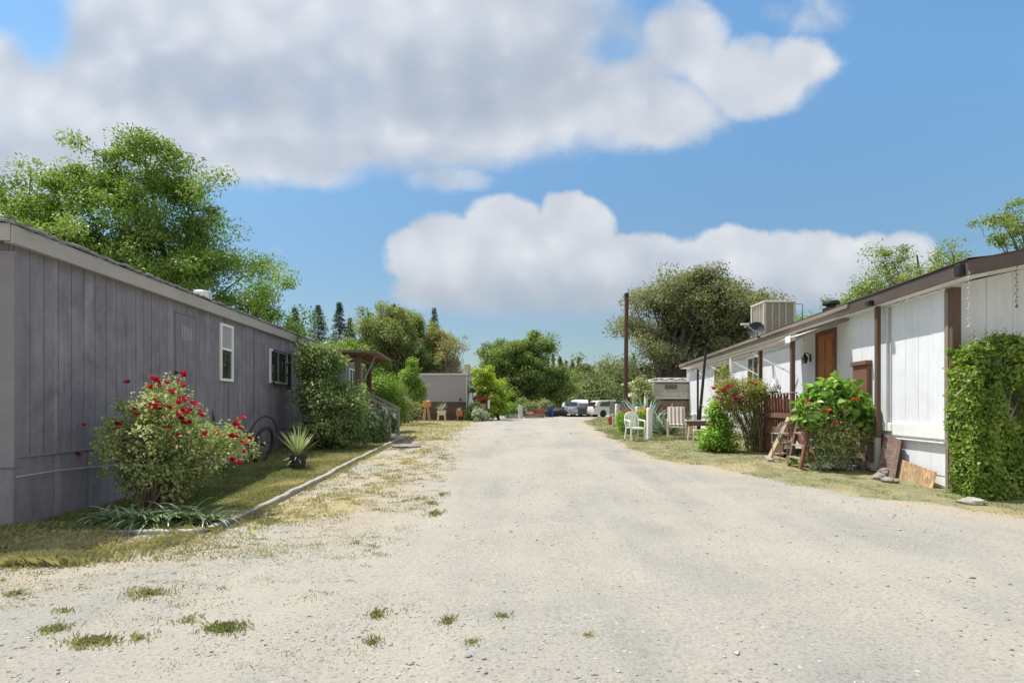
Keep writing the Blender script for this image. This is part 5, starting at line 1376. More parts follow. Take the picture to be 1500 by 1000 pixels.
# ================================================================ cars
tyre=paint('tyre',(.02,.02,.02),.8,.2,8,.2); rimm=paint('alloy_rim',(.45,.45,.46),.3,.1,6,.1,metal=.7)
redl=paint('tail_lens',(.35,.02,.02),.2,.1,6,.05); cg2=glass('car_glass',(.015,.018,.02),.04)
plate=paint('plate',(.7,.7,.68),.5)
def carpaint(n,c,mt=.3):
    m,nt,out=nodes(n); p=N(nt,'ShaderNodeBsdfPrincipled'); v=objvec(nt)
    L(nt,ramp(nt,noise(nt,v,3,4,.6),[(.3,tuple(x*.93 for x in c)),(.7,c)]),p.inputs['Base Color'])
    p.inputs['Metallic'].default_value=mt; p.inputs['Roughness'].default_value=.28; p.inputs['Coat Weight'].default_value=.6; L(nt,p.outputs[0],out.inputs[0]); return m
def car(name,label,cat,x,y,rz,Lc,Wc,Hc,prof,belt,gl,paintm,rear_glass=True,clear=.2):
    """prof: side outline (along +Y is forward, rear bumper at 0), list of (y,z) over the roof; belt=height of windows' lower edge; gl=list of side window quads"""
    t=thing(name,label,cat,(x,y,float(G(x,y))),rz)
    n=9; vs=[];fs=[]
    # build body as loft across width: half-width shrinks above belt (tumblehome)
    out_=prof
    cols=[-1,-.94,-.7,-.3,0,.3,.7,.94,1]
    for c in cols:
        for (yy_,zz) in out_:
            hw=Wc/2*(1-max(0,(zz-belt))*.20)
            k=1-.035*abs(c)**4
            yy2=Lc/2+(yy_-Lc/2)*(1-.02*abs(c)**3) if True else yy_
            zz2=clear+(zz-clear)*(1-.025*abs(c)**6) if zz>belt else zz
            vs.append((hw*c,yy2,zz2))
    m=len(out_)
    for i in range(len(cols)-1):
        for j in range(m): fs.append((i*m+j,i*m+(j+1)%m,(i+1)*m+(j+1)%m,(i+1)*m+j))
    # side faces
    fs.append(tuple(range(m))); fs.append(tuple(range((len(cols)-1)*m,len(cols)*m))[::-1])
    MB().add(vs,fs).build('body',paintm,t,True)
    hw=lambda z: Wc/2*(1-max(0,(z-belt))*.20)
    for s_ in(-1,1):
        for q in gl:
            a=[(s_*(hw(zz)+.006),yy_,zz) for yy_,zz in q]; b=[(s_*(hw(zz)-.03),yy_,zz) for yy_,zz in q]
            k=len(q); MB().add(a+b,[tuple(range(k))]+[(i,(i+1)%k,k+(i+1)%k,k+i) for i in range(k)]).build('side_window',cg2,t)
    for yy_ in (Lc*.19,Lc*.80):
        for s_ in(-1,1):
            w_=MB().lathe((s_*(Wc/2-.19) if s_>0 else -(Wc/2-.01),yy_,.33),[(.22,0),(.31,.0),(.33,.03),(.33,.17),(.31,.20),(.22,.20)],22,'x').build('wheel',tyre,t,True)
            MB().lathe((s_*(Wc/2-.0) if s_>0 else -(Wc/2+.005),yy_,.33),[(0,-.01),(.06,-.01),(.20,-.0),(.215,.01)] ,14,'x',False).build('rim',rimm,w_)
    return t
# silver hatchback seen from behind
sp_=[(0.05,.25),(0,.42),(0.0,.62),(.06,.95),(.30,1.02),(.62,1.36),(.85,1.46),(1.6,1.49),(2.3,1.42),(3.05,1.05),(4.0,.90),(4.35,.62),(4.4,.30),(3.8,.22),(.6,.22)]
x,y,z=yard(836,0,53)
sp_=[(a,b*.93) for a,b in sp_]
sc=car('parked_car','silver hatchback parked with its tail to the road end','car',x,y,R(-10),4.4,1.75,1.5,sp_,.95,[[(.75,1.0),(1.0,1.36),(2.0,1.40),(2.7,1.0)]],carpaint('silver_paint',(.40,.42,.45),.6))
m_=MB(); m_.add([(-.62,.285,1.04),(.62,.285,1.04),(.54,.60,1.36),(-.54,.60,1.36)],[(0,1,2,3)]); m_.v=[(a,b-.02,c+.01) for a,b,c in m_.v]; m_.build('rear_window',cg2,sc)
for s_ in(-1,1): MB().box(s_*.72-.13,s_*.72+.13,-.015,.10,.74,.92,.02).build('tail_light',redl,sc)
MB().box(-.26,.26,-.03,-.002,.66,.80,.01).build('number_plate',plate,sc); MB().box(-.86,.86,-.05,.03,.30,.52,.03).build('bumper',paint('silver_bumper',(.33,.34,.36),.4),sc)
# white car half hidden behind it
x,y,z=yard(848,0,56)
car('parked_car','white rounded car mostly hidden behind the silver hatchback','car',x,y,R(-12),4.5,1.8,1.75,[(a,b*1.18) for a,b in sp_],1.12,[[(.75,1.18),(1.0,1.6),(2.0,1.65),(2.7,1.18)]],carpaint('white_paint',(.72,.72,.72),0))
x,y,z=yard(856.5,0,51.5)
car('parked_car','dark car between the silver hatchback and the white station wagon','car',x+.2,y,R(-8),4.3,1.6,1.4,[(a,b*.92) for a,b in sp_],.88,[[(.75,.93),(1.0,1.25),(2.0,1.28),(2.7,.93)]],carpaint('black_paint',(.02,.022,.025),0))
# white minivan, side-rear view facing right
mv=[(0.08,.28),(0,.45),(0.02,.80),(.10,1.0),(.42,1.60),(.60,1.72),(2.4,1.78),(3.3,1.66),(4.15,1.12),(4.9,.92),(5.05,.60),(5.0,.30),(4.6,.24),(.6,.24)]
x,y,z=yard(863,0,51)
mv=[(a,b*.86) for a,b in mv]
v_=car('parked_car','white station wagon with dark side windows facing right behind the white post','car',x,y,R(-74),5.05,1.85,1.53,mv,.91,[[(.62,.96),(.78,1.34),(1.7,1.38),(1.7,.96)],[(1.78,.96),(1.78,1.38),(2.8,1.38),(2.85,.96)],[(2.93,.96),(2.88,1.38),(3.2,1.34),(3.75,.98)]],carpaint('pearl_white_paint',(.66,.65,.60),.05))
m_=MB(); m_.add([(-.72,.18,.96),(.72,.18,.96),(.64,.40,1.33),(-.64,.40,1.33)],[(0,1,2,3)]); m_.v=[(a,b-.035,c+.01) for a,b,c in m_.v]; m_.build('rear_window',cg2,v_)
for s_ in(-1,1): MB().box(s_*.83-.09,s_*.83+.09,.03,.22,.80,1.04,.03).build('tail_light',redl,v_)
# ================================================================ clutter under the far oak
def bit(name,label,cat,mb,mat,px,d,rz=0,sm=False):
    o=mb.build(name,mat,None,sm); x,y,z=yard(px,0,d); o.location=(x,y,z); o.rotation_euler=(0,0,rz); tag(o,label,cat); return o
bit('blue_barrel','dark blue barrel under the far oak','barrel',MB().lathe((0,0,0),[(.26,0),(.29,.05),(.29,.4),(.31,.42),(.29,.44),(.29,.85),(.26,.9),(0,.9)],18),paint('blue_plastic',(.025,.05,.16),.4),806,50,0,True)
bit('grey_bin','grey upright bin beside the blue barrel','bin',MB().box(-.3,.3,-.3,.3,0,1.05,.04).box(-.33,.33,-.34,.33,1.055,1.12,.02),paint('grey_bin',(.22,.25,.30),.5),804,52.5)
bit('tarpaulin_heap','black tarpaulin heap between the blue barrel and the silver car','tarpaulin',MB().tube([(-1.1,0,.25),(-.6,.1,.42),(0,0,.38),(.6,.1,.45),(1.1,0,.3)],[.15,.38,.36,.4,.2],10),paint('black_tarp',(.02,.02,.025),.5,.3,5,.8,bdist=.03),813,51,0,True)
tent=MB().prism([(-.65,0),(-.65,.55),(-.1,1.15),(.75,1.0),(.8,0)],'y',-.5,.5); bit('pale_cover','pale grey draped cover left of the far white post','cover',tent,paint('pale_cover',(.50,.52,.55),.6,.15,3,.5,bdist=.02),752,47)
rbm=paint('barrow_red',(.28,.05,.04),.5)
hb=thing('wheelbarrow','red wheelbarrow among the clutter under the far oak','wheelbarrow',yard(790,0,48),R(60))
MB().prism([(-.45,.35),(.3,.35),(.5,.72),(-.6,.68)],'y',-.3,.3).build('tray',rbm,hb); MB().lathe((.65,-.05,.2),[(.14,0),(.2,.02),(.2,.08),(.14,.1)],16,'y').build('wheel',tyre,hb,True)
for s_ in(-1,1): MB().tube([(.65,s_*.07,.2),(.2,s_*.2,.33),(-1.0,s_*.28,.55)],.018,6).build('handle',tanw,hb); MB().tube([(-.35,s_*.2,.35),(-.42,s_*.22,0)],.018,6).build('leg',dark,hb)
fe=thing('rail_fence','low wooden rail fence left of the far white post','fence',yard(728,0,47))
for k in range(5): MB().box(-1.7+.8*k,-1.6+.8*k,-.05,.05,0,.95,.01).build('post',greyw,fe)
for z in(.45,.8): MB().box(-1.7,1.6,-.075,-.051,z,z+.12).build('rail',wood('pale_rail',(.42,.38,.3),.8,.2,'x'),fe)
fe=thing('picket_fence','low brown picket fence under the far oak right of the white post','fence',yard(786,0,52),0)
for k in range(26): MB().box(-2.1+.16*k,-2.0+.16*k,-.012,.012,0,.78+.06*math.sin(k*3.1),.003).build('picket',rbr,fe)
for z in(.2,.6): MB().box(-2.1,2.05,.013,.04,z,z+.07).build('rail',greyw,fe)
bit('wood_pile','pile of pale and red boards beneath the far oak','wood pile',MB().box(-.8,.7,-.3,.3,.0,.10).beam((-.9,-.1,.16),(.8,.15,.2),.2,.08).beam((-.5,.2,.27),(.9,-.2,.26),.16,.07).beam((-.7,-.2,.33),(.4,.1,.36),.1,.06),wood('pile_wood',(.36,.24,.17),.8,.35,'x'),783,47)
tc_=paint('orange_pot',(.42,.10,.04),.7)
x,y,z=yard(894,0,31.5); flowerpot('flower_pot','small orange pot by the far white post',x,y,z,.16,.42,tc_)
x,y,z=yard(935.5,0,20.6); 
# stepping stone and junk by the porch
rock('stepping_stone','flat grey paving slab in the dry grass by the end of the bed timbers',-3.0,16.2,.42,.08,rk,None,5,cat='paving slab')
for k,(px_,d,r_,lb) in enumerate(((531,17.0,.13,'pale ornamental stone at the foot of the left porch planting'),(541,17.3,.16,'larger pale stone beside the porch planting'),(551,17.5,.10,'small grey stone nearest the porch steps'))):
    x,y,z=yard(px_,0,d); rock('ornamental_stone',lb,x,y,r_,.6,rk,'stones by the left porch',20+k)
# bird bath style pedestal
for k,(px_,d,r_,fl,lb) in enumerate(((1284,11.6,.17,.85,'green-grey stone left of the grey post foot'),(1270,11.9,.13,.85,'brown stone half hidden at the foot of the broad-leaved plant'),(1296,11.1,.12,.9,'dark round stone below the grey post foot'),(1289,10.6,.12,.8,'mossy stone in front of the grey post foot'),(1303,10.35,.12,.55,'flat tan stone before the brown cut sheet'))):
    x=(px_-750)/F*d; rock('rock',lb,x,d,r_,fl,rk,'stones at the foot of the white home',30+k)
rock('rock','pale flat-topped rock at the lower left corner of the ivy hedge',(1411-750)/F*8.6,8.45,.14,.5,paint('rock_pale',(.33,.31,.26),.9,.25,5,.7,bdist=.02,fine=25),None,44)

# ================================================================ plants near the camera
stem=paint('plant_stem',(.16,.13,.07),.8,.3,12,.3)
gstem=paint('green_stem',(.14,.17,.06),.7,.3,12,.3)
bark=paint('tree_bark',(.12,.10,.085),.9,.35,7,.9,stretch=(1,1,.3),bdist=.02,fine=30)
rosem=leafmat('rose_leaf',(.13,.185,.06),(.27,.32,.13),(.50,.50,.31),.3,.5,.22)
hedm=leafmat('hedge_leaf',(.065,.125,.02),(.135,.22,.038),(.27,.34,.085),.35,.4,.4)
def rose_bloom(seed,r,name):
    g=np.random.default_rng(seed); bl=[]
    for i in range(22):
        t=i/22; az=i*2.4; ti=.25+1.15*t; l=r*(.55+.55*t); w_=r*(.5+.5*t)
        d=np.array([math.cos(az)*math.sin(ti),math.sin(az)*math.sin(ti),math.cos(ti)]); s=unit(np.cross(d,[0,0,1.0])+1e-6); nn=np.cross(s,d)
        p0=np.zeros(3); V=[p0-s*w_*.15,p0+s*w_*.15,d*l*.6+s*w_*.5-nn*w_*.12,d*l+s*w_*.3+nn*r*.08,d*l-s*w_*.3+nn*r*.08,d*l*.6-s*w_*.5-nn*w_*.12]
        bl.append((np.array(V),np.array([[0,1,2,5],[5,2,3,4]]),np.full(2,g.random())))
    V,Fq,q=merge(bl); me=np_mesh(name,V,Fq,None,None,q); d=me.data; bpy.data.objects.remove(me); return d
redm=leafmat('red_petal',(.22,.005,.018),(.38,.012,.04),(.52,.06,.10),.15,.5,.3)
pinkm=leafmat('pink_petal',(.32,.02,.055),(.48,.06,.12),(.58,.17,.23),.15,.5,.3)
orm=leafmat('scarlet_petal',(.60,.03,.02),(.80,.07,.03),(.85,.18,.08),.15,.5,.3)
def bloom_set(parent,mat,pts,r,name='flower',seed=0,vis=4):
    ds=[rose_bloom(seed+k,r,name) for k in range(3)]
    for d in ds: d.materials.append(mat)
    g=random.Random(seed)
    for k,p in enumerate(pts):
        o=bpy.data.objects.new(name,ds[k%3]); COL.objects.link(o); o.parent=parent; o.location=p
        s=g.uniform(.65,1.15); o.scale=(s,s,s*.8); o.rotation_euler=(g.uniform(-.2,1.3),g.uniform(-.7,.7),g.random()*6)
def px_local(t,px,py,d): 
    p=W(px,py,d); return (p[0]-t.location.x,p[1]-t.location.y,p[2]-t.location.z)
# left rose bush
RB=(-4.92,7.85)
def pe(base,items,d0):
    """ellipsoids relative to the base from photo ellipses (px,py,rx,ry,depth offset, ry depth)"""
    r=[]
    gz=float(G(*base))
    for (px,py,rx,ry,dd,dep) in items:
        d=d0+dd; p=W(px,py,d); r.append((p[0]-base[0],p[1]-base[1],p[2]-gz,rx/F*d,dep,ry/F*d))
    return r
es=pe(RB,[(240,640,80,60,0,.75),(195,650,55,40,-.1,.5),(300,650,60,38,.1,.5),(235,600,40,38,0,.45),(250,570,25,28,.1,.3),(335,650,28,35,.1,.35),(160,640,30,22,-.2,.25),(205,615,30,30,.1,.3),(195,690,45,32,.1,.4),(265,690,60,40,.0,.5),(225,700,45,35,.2,.4)],7.85)
t,cc=plant_bush('rose_bush','large rambling rose bush with crimson blooms against the grey wall','rose bush',RB,es,rosem,stem,250,62,.046,.14,70,.012,None,11,.62,.8,.55)
sp=[(232,560,20),(300,640,0),(330,640,0),(346,640,0),(345,620,0),(278,600,0),(262,590,0),(225,640,0),(196,600,0),(243,625,0),(268,548,2),(226,556,8),(228,590,0),(222,594,0),(231,592,0),(236,596,0),(270,566,0),(273,585,0),(266,582,0),(286,591,0),(293,604,0),(273,602,0),(266,612,0),(260,608,0),(270,620,0),(277,618,0),(200,608,0),(173,621,0),(210,616,0),(220,614,0),(184,646,0),(122,622,0),(114,664,0),(261,638,0),(283,650,0),(301,635,0),(320,636,0),(318,632,0),(350,617,0),(354,612,0),(349,624,0),(352,628,0),(355,648,0),(360,640,0),(366,642,0),(362,652,0),(357,662,0),(340,673,0),(350,676,0),(217,641,0),(248,638,0),(258,652,0),(186,560,0),(234,566,0),(230,554,0),(244,560,0)]
g=random.Random(9)
pts=[px_local(t,px,py,7.85-.35*g.random()-(.15 if 190<px<300 and py>590 else 0)) for px,py,_ in sp]
bloom_set(t,redm,pts[:30]+[(p[0]+g.gauss(0,.05),p[1]-.03,p[2]+g.gauss(0,.04)) for p in pts[3:22]],.058,seed=1); bloom_set(t,pinkm,[(p[0]+.05*g.random(),p[1]-.04,p[2]+.05*(g.random()-.5)) for p in pts[9:24]],.05,seed=5); bloom_set(t,redm,pts[30:],.055,seed=9)
mb=MB()
for (px,py,_) in sp[:3]+sp[7:12]+sp[17:20]+sp[21:24]+sp[43:44]:
    q=px_local(t,px,py,7.75); a=(q[0]*.55,q[1]*.5,q[2]*.6-.1); mb.tube(q_curve(a,((a[0]+q[0])/2,(a[1]+q[1])/2,q[2]*.85),q,5),[.008,.007,.006,.005,.003],5)
mb.build('flower_stalks',gstem,t,True)
# strap-leaved plants below it
strm2=leafmat('strap_leaf',(.08,.13,.06),(.15,.21,.12),(.32,.37,.28),.15,.3,.6)
labs=['leftmost clump of strap leaves below the rose bush','dark strap-leaved clump second from the left under the roses','strap-leaved clump third from the left under the roses','glossy strap-leaved clump in the middle under the roses','strap-leaved clump right of the middle under the roses','broad strap-leaved clump near the right end under the roses','rightmost clump of strap leaves beside the bed timber']
for k,px_ in enumerate((150,176,203,229,253,277,304)):
    d=7.02+.10*math.sin(k*2)+(.12 if k>4 else 0); x=(px_-750)/F*d; bl=[]; gg=np.random.default_rng(60+k)
    blades(bl,(0,0,.0),40 if k else 22,.50,.05,(8,60),2.0,gg,7,.25); V,Fq,q=merge(bl); V[:,2]=np.maximum(V[:,2],.01)
    V2=V; o=np_mesh('strap_leaved_plant',V2,Fq,strm2,None,q); o.location=(x,d,float(G(x,d))); tag(o,labs[k],'plant','strap-leaved clumps under the roses')
bl=[]; gg=np.random.default_rng(77)
for k in range(26):
    blades(bl,(gg.normal()*.75,gg.normal()*.08,.0),3,.16,.008,(5,50),.8,gg,4,.3)
V,Fq,q=merge(bl); o=np_mesh('yellow_weeds',V,Fq,leafmat('yellow_weed',(.2,.24,.05),(.42,.42,.08),(.6,.5,.1),.3,.5,.3),None,q); o.location=(-4.2,6.72,0); tag(o,'yellowish weeds along the thin crosswise timber','weeds',kind='stuff')
# big shrub by the porch
shr=leafmat('shrub_leaf',(.075,.12,.038),(.16,.22,.075),(.36,.40,.23),.25,.42,.4)
B=(-5.2,16.0)
es=pe(B,[(468,540,26,34,0,.6),(475,580,38,40,0,.8),(498,600,38,42,-.1,.9),(485,632,46,28,-.2,.9),(510,608,20,36,-.1,.6),(478,525,30,18,0,.5),(450,520,12,14,0,.3)],15.8)
plant_bush('large_shrub','tall glossy dark green shrub between the barred window and the porch','shrub',B,es,shr,stem,340,110,.085,.24,30,.025,None,21,.42,.9,.5)
plant_bush('porch_shrub','dark leafy planting at the foot of the left porch steps','shrub',(-4.55,17.3),[(0,0,.35,.45,.4,.35),(.45,0,.25,.3,.3,.25),(-.3,0,.7,.3,.3,.3)],shr,stem,60,60,.08,.18,8,.01,None,22)
sgm=leafmat('silver_green_leaf',(.19,.24,.15),(.33,.38,.27),(.50,.53,.43),.15,.5,.3)
plant_bush('pale_leaved_plant','pale broad-leaved plant beneath the terracotta pot at the left porch','plant',(-4.15,17.7),[(0,0,.75,.36,.3,.22),(-.25,0,.55,.25,.25,.2),(.15,-.05,.9,.2,.2,.12)],sgm,gstem,34,22,.17,.16,8,.012,None,23,.6)
# clipped hedge and growth past the porch
B=(-4.95,23.5)
es=pe(B,[(556,575,20,20,0,1.2),(568,580,20,26,.5,1.5),(572,600,17,26,.5,1.4),(553,600,18,28,0,1.2)],23.0)
plant_bush('hedge','bright green dense hedge just beyond the left porch','hedge',B,es,hedm,stem,420,75,.085,.26,10,.03,None,24,.5,.9,.35)
B=(-6.1,31); olm=leafmat('dry_olive_leaf',(.13,.16,.07),(.25,.29,.14),(.42,.42,.24),.25,.6,.25)
plant_bush('pale_shrub','pale feathery grey-green shrub before the small grey home','shrub',B,pe(B,[(595,600,17,14,0,.8),(606,603,12,11,0,.6),(582,600,9,12,-.5,.5)],30.6),olm,stem,130,60,.13,.22,12,.012,None,25,.22,1,.6)
B=(-6.35,34); yg=leafmat('fresh_green_leaf',(.085,.15,.03),(.17,.26,.055),(.29,.37,.11),.4,.5,.3)
plant_bush('sapling_thicket','bright green upright sapling beside the small grey home','sapling',B,pe(B,[(600,555,14,20,0,.9),(606,573,14,16,0,.8),(592,565,10,14,0,.7),(604,535,5,12,0,.3)],33.6),yg,stem,90,60,.15,.3,16,.025,None,26,.5)
# shrubs right of the small grey home
B=(-1.9,38); plant_bush('white_flowering_shrub','low silvery shrub with white flecks before the red firewood rack','shrub',B,pe(B,[(705,607,12,7,0,.4),(700,604,6,6,0,.3)],37.6),sgm,stem,40,50,.10,.2,6,.01,None,27,.6)
B=(-2.6,38.6); plant_bush('dark_shrub','dark green shrub between the small orange planter and the firewood rack','shrub',B,pe(B,[(687,605,8,9,0,.4),(694,602,7,11,.2,.4)],38.4),leafmat('dark_green_leaf',(.03,.06,.02),(.06,.11,.035),(.10,.16,.06),.2,.45,.3),stem,40,60,.11,.2,6,.01,None,28,.5)
B=(-.95,41); ylm=leafmat('lime_leaf',(.15,.22,.03),(.27,.35,.05),(.40,.45,.09),.4,.45,.35)
es=[(e[0]+B[0],e[1]+B[1],e[2]+float(G(*B)),e[3],e[4],e[5]) for e in pe(B,[(717,562,15,19,0,.9),(724,578,12,17,0,.9),(709,560,10,17,0,.8),(709,544,7,9,0,.5),(729,590,8,10,-.3,.6),(718,590,13,12,0,.8),(713,585,12,14,-.2,.8),(724,598,12,8,0,.8),(715,600,10,8,0,.7)],40.8)]
make_tree('lime_green_tree','bright yellow-green bushy tree right of the small grey home','tree',B,es,ylm,bark,130,140,.15,.34,.1,seed=31)
B=(-.6,44); plant_bush('garden_shrub','low mixed green shrub below the lime tree at the road end','shrub',B,pe(B,[(738,600,12,8,0,.5),(748,598,10,9,1,.5)],44),yg,stem,50,50,.13,.25,6,.01,None,32,.5)
B=(2.6,48.5); plant_bush('garden_shrub','pale leafy shrub behind the far white post under the oak','shrub',B,pe(B,[(778,594,12,9,0,.5),(795,592,9,10,1,.5),(765,588,8,7,1,.5)],48.5),olm,stem,60,45,.15,.3,6,.01,None,33,.4)

# right home: roses, green shrub, broad-leaved plant
B=(6.5,15.2)
ros2=leafmat('old_rose_leaf',(.13,.17,.04),(.27,.28,.09),(.42,.34,.14),.3,.45,.35)
es=pe(B,[(1075,575,28,16,0,.4),(1100,570,24,14,0,.4),(1060,582,16,16,0,.3),(1078,562,20,8,0,.3),(1114,575,10,14,0,.3),(1090,592,22,12,0,.3),(1066,600,10,12,0,.2)],15.0)
es_low=pe(B,[(1094,630,22,40,0,.3)],15.0)
t,cc=plant_bush('rose_bush','tall leggy rose bush with dark red blooms left of the porch rail','rose bush',B,es,ros2,stem,170,50,.055,.16,60,.012,None,41,.5)
V,Fq,q,_c=clump_leaves(es_low,46,22,.045,.14,.8,.5,np.random.default_rng(6)); np_mesh('lower_foliage',V,Fq,ros2,t,q)
mb=MB(); g=random.Random(8)
for k in range(60):
    a=(g.gauss(.12,.13),g.gauss(0,.12),0); c=(g.gauss(.0,.30),g.gauss(0,.2),g.uniform(.9,1.85)); mb.tube(q_curve(a,(a[0]*1.1,a[1]*1.1,c[2]*.6),c,6),[.010,.009,.008,.007,.005,.003],5)
mb.build('canes',paint('rose_cane',(.27,.22,.13),.8,.3,10,.3),t,True)
pts=[px_local(t,px,py,14.75) for px,py in ((1046,569),(1052,574),(1062,568),(1068,566),(1073,578),(1078,580),(1082,582),(1086,586),(1076,584),(1080,575),(1103,562),(1100,560),(1107,563),(1060,572),(1064,570),(1071,564),(1089,584),(1058,584),(1078,588))]
g5=random.Random(2); bloom_set(t,redm,pts,.07,seed=21); bloom_set(t,pinkm,[(p[0]+g5.gauss(0,.05),p[1]-.03,p[2]+g5.gauss(0,.05)) for p in pts[4:10]+pts[:6]+pts[10:16]],.062,seed=24); 
B=(5.85,15.3)
broad=leafmat('broad_leaf',(.10,.20,.03),(.20,.33,.055),(.35,.45,.12),.4,.4,.4)
plant_bush('green_shrub','bushy bright green shrub at the foot of the leggy rose bush','shrub',B,pe(B,[(1042,642,20,17,0,.45),(1056,632,15,20,.1,.45),(1050,612,9,13,0,.25),(1060,652,15,10,-.1,.4),(1046,600,6,7,0,.2)],15.0),broad,gstem,100,50,.085,.17,14,.012,None,42,.65)
B=(6.45,11.9)
bigm=leafmat('big_glossy_leaf',(.07,.15,.025),(.15,.27,.05),(.28,.38,.10),.35,.33,.5)
es=pe(B,[(1213,594,32,22,0,.38),(1246,600,24,26,0,.35),(1186,606,14,15,0,.28),(1226,571,22,13,0,.28),(1264,606,11,20,0,.2),(1200,578,14,10,0,.22)],11.9)
t,cc=plant_bush('broad_leaved_plant','large broad-leaved bush with scarlet flowers beside the porch steps','bush',B,es,bigm,gstem,150,15,.135,.20,12,.02,None,43,.85,.8,.55,six=True)
es2=pe(B,[(1260,640,14,26,.1,.25),(1225,665,22,18,0,.25),(1200,615,22,22,-.1,.25),(1215,640,16,22,-.1,.22),(1238,650,16,32,0,.25),(1232,625,22,24,0,.3),(1188,600,12,14,0,.2)],11.8)
V,Fq,q,_c=clump_leaves(es2,170,34,.055,.14,.8,.55,np.random.default_rng(5)); np_mesh('lower_foliage',V,Fq,rosem,t,q)
mb=MB(); g=random.Random(3)
for k in range(8):
    a=(g.uniform(-.08,.25),g.uniform(-.1,.1),0); c=(a[0]*1.3-.42+.12*k,g.uniform(-.1,.2),g.uniform(.7,1.4)); mb.tube(q_curve(a,((a[0]+c[0])/2,a[1],c[2]*.5),c,6),[.018,.017,.015,.013,.011,.008],6)
mb.build('canes',paint('green_cane',(.27,.30,.12),.6,.2,10,.3),t,True)
bloom_set(t,orm,[px_local(t,px,py,11.5) for px,py in ((1252,585),(1257,583),(1210,602),(1213,601),(1247,586))],.062,seed=31)
bloom_set(t,pinkm,[px_local(t,px,py,11.45) for px,py in ((1183,587),(1186,586),(1224,618),(1201,603),(1237,603))],.05,seed=35)
# blue-green bush low by the rocks
B=(6.75,11.75); plant_bush('low_weed','low grey-green weed clump by the stones at the white home','weed',B,[(0,0,.12,.28,.2,.12),(-.35,0,.1,.25,.2,.1)],sgm,None,26,40,.05,.1,0,0,None,44,.35)
B=(6.3,12.35); plant_bush('low_weed','small green weeds under the ladder by the porch','weed',B,[(0,0,.12,.35,.15,.14)],broad,None,22,22,.06,.1,0,0,None,45,.35)
# ivy hedge across the end of the white home
ivym=leafmat('ivy_leaf',(.10,.165,.03),(.20,.28,.055),(.34,.40,.12),.35,.45,.35)
B=(8.3,8.78); g=np.random.default_rng(71)
t=thing('ivy_hedge','tall square-cut vine-covered hedge against the end of the white home','hedge',(B[0],B[1],float(G(*B))-.02))
def hedge_leaves(n,x0,x1,y0,y1,h,g):
    # leaves spread over the front, left side and top of a box, in bulging clumps
    P=[];Nn=[]
    f=g.random(n)
    u=g.random(n);v_=g.random(n);dp=g.random(n)**2*.38
    X_=np.where(f<.62,x0+(x1-x0)*u,np.where(f<.80,x0+dp,x0+(x1-x0)*u))
    Y_=np.where(f<.62,y0+dp,np.where(f<.80,y0+(y1-y0)*u,y0+(y1-y0)*g.random(n)))
    Z_=np.where(f<.80,.04+(h-.04)*v_,h-dp*.8)
    nr=np.where((f<.62)[:,None],[0,-1,.35],np.where((f<.80)[:,None],[-1,0,.35],[0,-.1,1]))
    bul=(vnoise(X_*1.0,Z_+Y_,.42,72)-.62)*.20+(vnoise(X_,Z_-Y_,.16,73)-.5)*.14
    P=np.stack([X_,Y_,Z_],1)+nr*bul[:,None]
    hole=((X_-(x0+.70))/.17)**2+((Z_-1.50)/.28)**2
    keep=~((hole<1)&(f<.62)&(Y_<y0+.3))&((vnoise(X_,Z_+Y_,.22,74)>.20))
    keep&=~((Z_<.35)&(X_>x0+.6)&(f<.62)&(g.random(n)<.55))
    return P[keep],nr[keep]
hw0=-1.16
P,nr=hedge_leaves(64000,hw0,2.6,-.02,.58,2.36,g)
P[:,2]+=np.where(P[:,2]>2.1,(vnoise(P[:,0],P[:,1],.3,75)-.4)*.25,0)
ax=g.normal(size=P.shape)+np.array([0,0,-.5]); nrm=nr+g.normal(size=P.shape)*.65+[0,0,.35]
ln=.062*(.6+.8*g.random(len(P))); V,Fq=leaf_mesh(P,ax,nrm,ln,ln*.6)
HB=[(V,Fq,np.clip(.6*g.random(len(P))+.5*vnoise(P[:,0],P[:,2],.25,76)-.05,0,1))]
# shoots above the top
mb=MB(); SP=[]
for k in range(42):
    x_=hw0+.1+g.random()*2.2; y_=.0+g.random()*.5; h_=.10+.26*g.random(); dx=g.normal()*.08
    mb.tube([(x_,y_,2.25),(x_+dx,y_,2.38+h_)],[.006,.003],4); 
    for q in range(14): SP.append((x_+dx*q/14+g.normal()*.02,y_+g.normal()*.02,2.33+h_*q/13))
for k in range(40):
    a=(hw0+.25+g.random()*2.6,.15+.2*g.random(),0); c=(a[0]+g.normal()*.2,a[1],1.4+g.random()); mb.tube(q_curve(a,(a[0]+.1,a[1],c[2]*.5),c,5),[.02,.017,.014,.01,.006],5)
for k in range(5):
    a=(hw0+.58,.16,1.0+.02*k); c=(hw0+.56+.07*k,.12+.02*k,1.45+.09*(k%3)); mb.tube(q_curve(a,((a[0]+c[0])/2-.03,.10,1.3),c,6),[.010,.009,.008,.007,.005,.003],5)
mb.tube([(hw0-.14,.2,1.62),(hw0-.04,.2,1.72),(hw0+.1,.2,1.9)],[.010,.013,.016],5)
mb.build('branches',paint('bare_branch',(.36,.28,.18),.8,.25,10,.3),t,True)
SP=np.array(SP); V,Fq=leaf_mesh(SP,g.normal(size=SP.shape)+[0,0,.4],g.normal(size=SP.shape)+[0,0,.6],.05*(.7+.6*g.random(len(SP))),.028)
HB.append((V,Fq,g.random(len(SP)))); V,Fq,q=merge(HB); np_mesh('foliage',V,Fq,ivym,t,q)
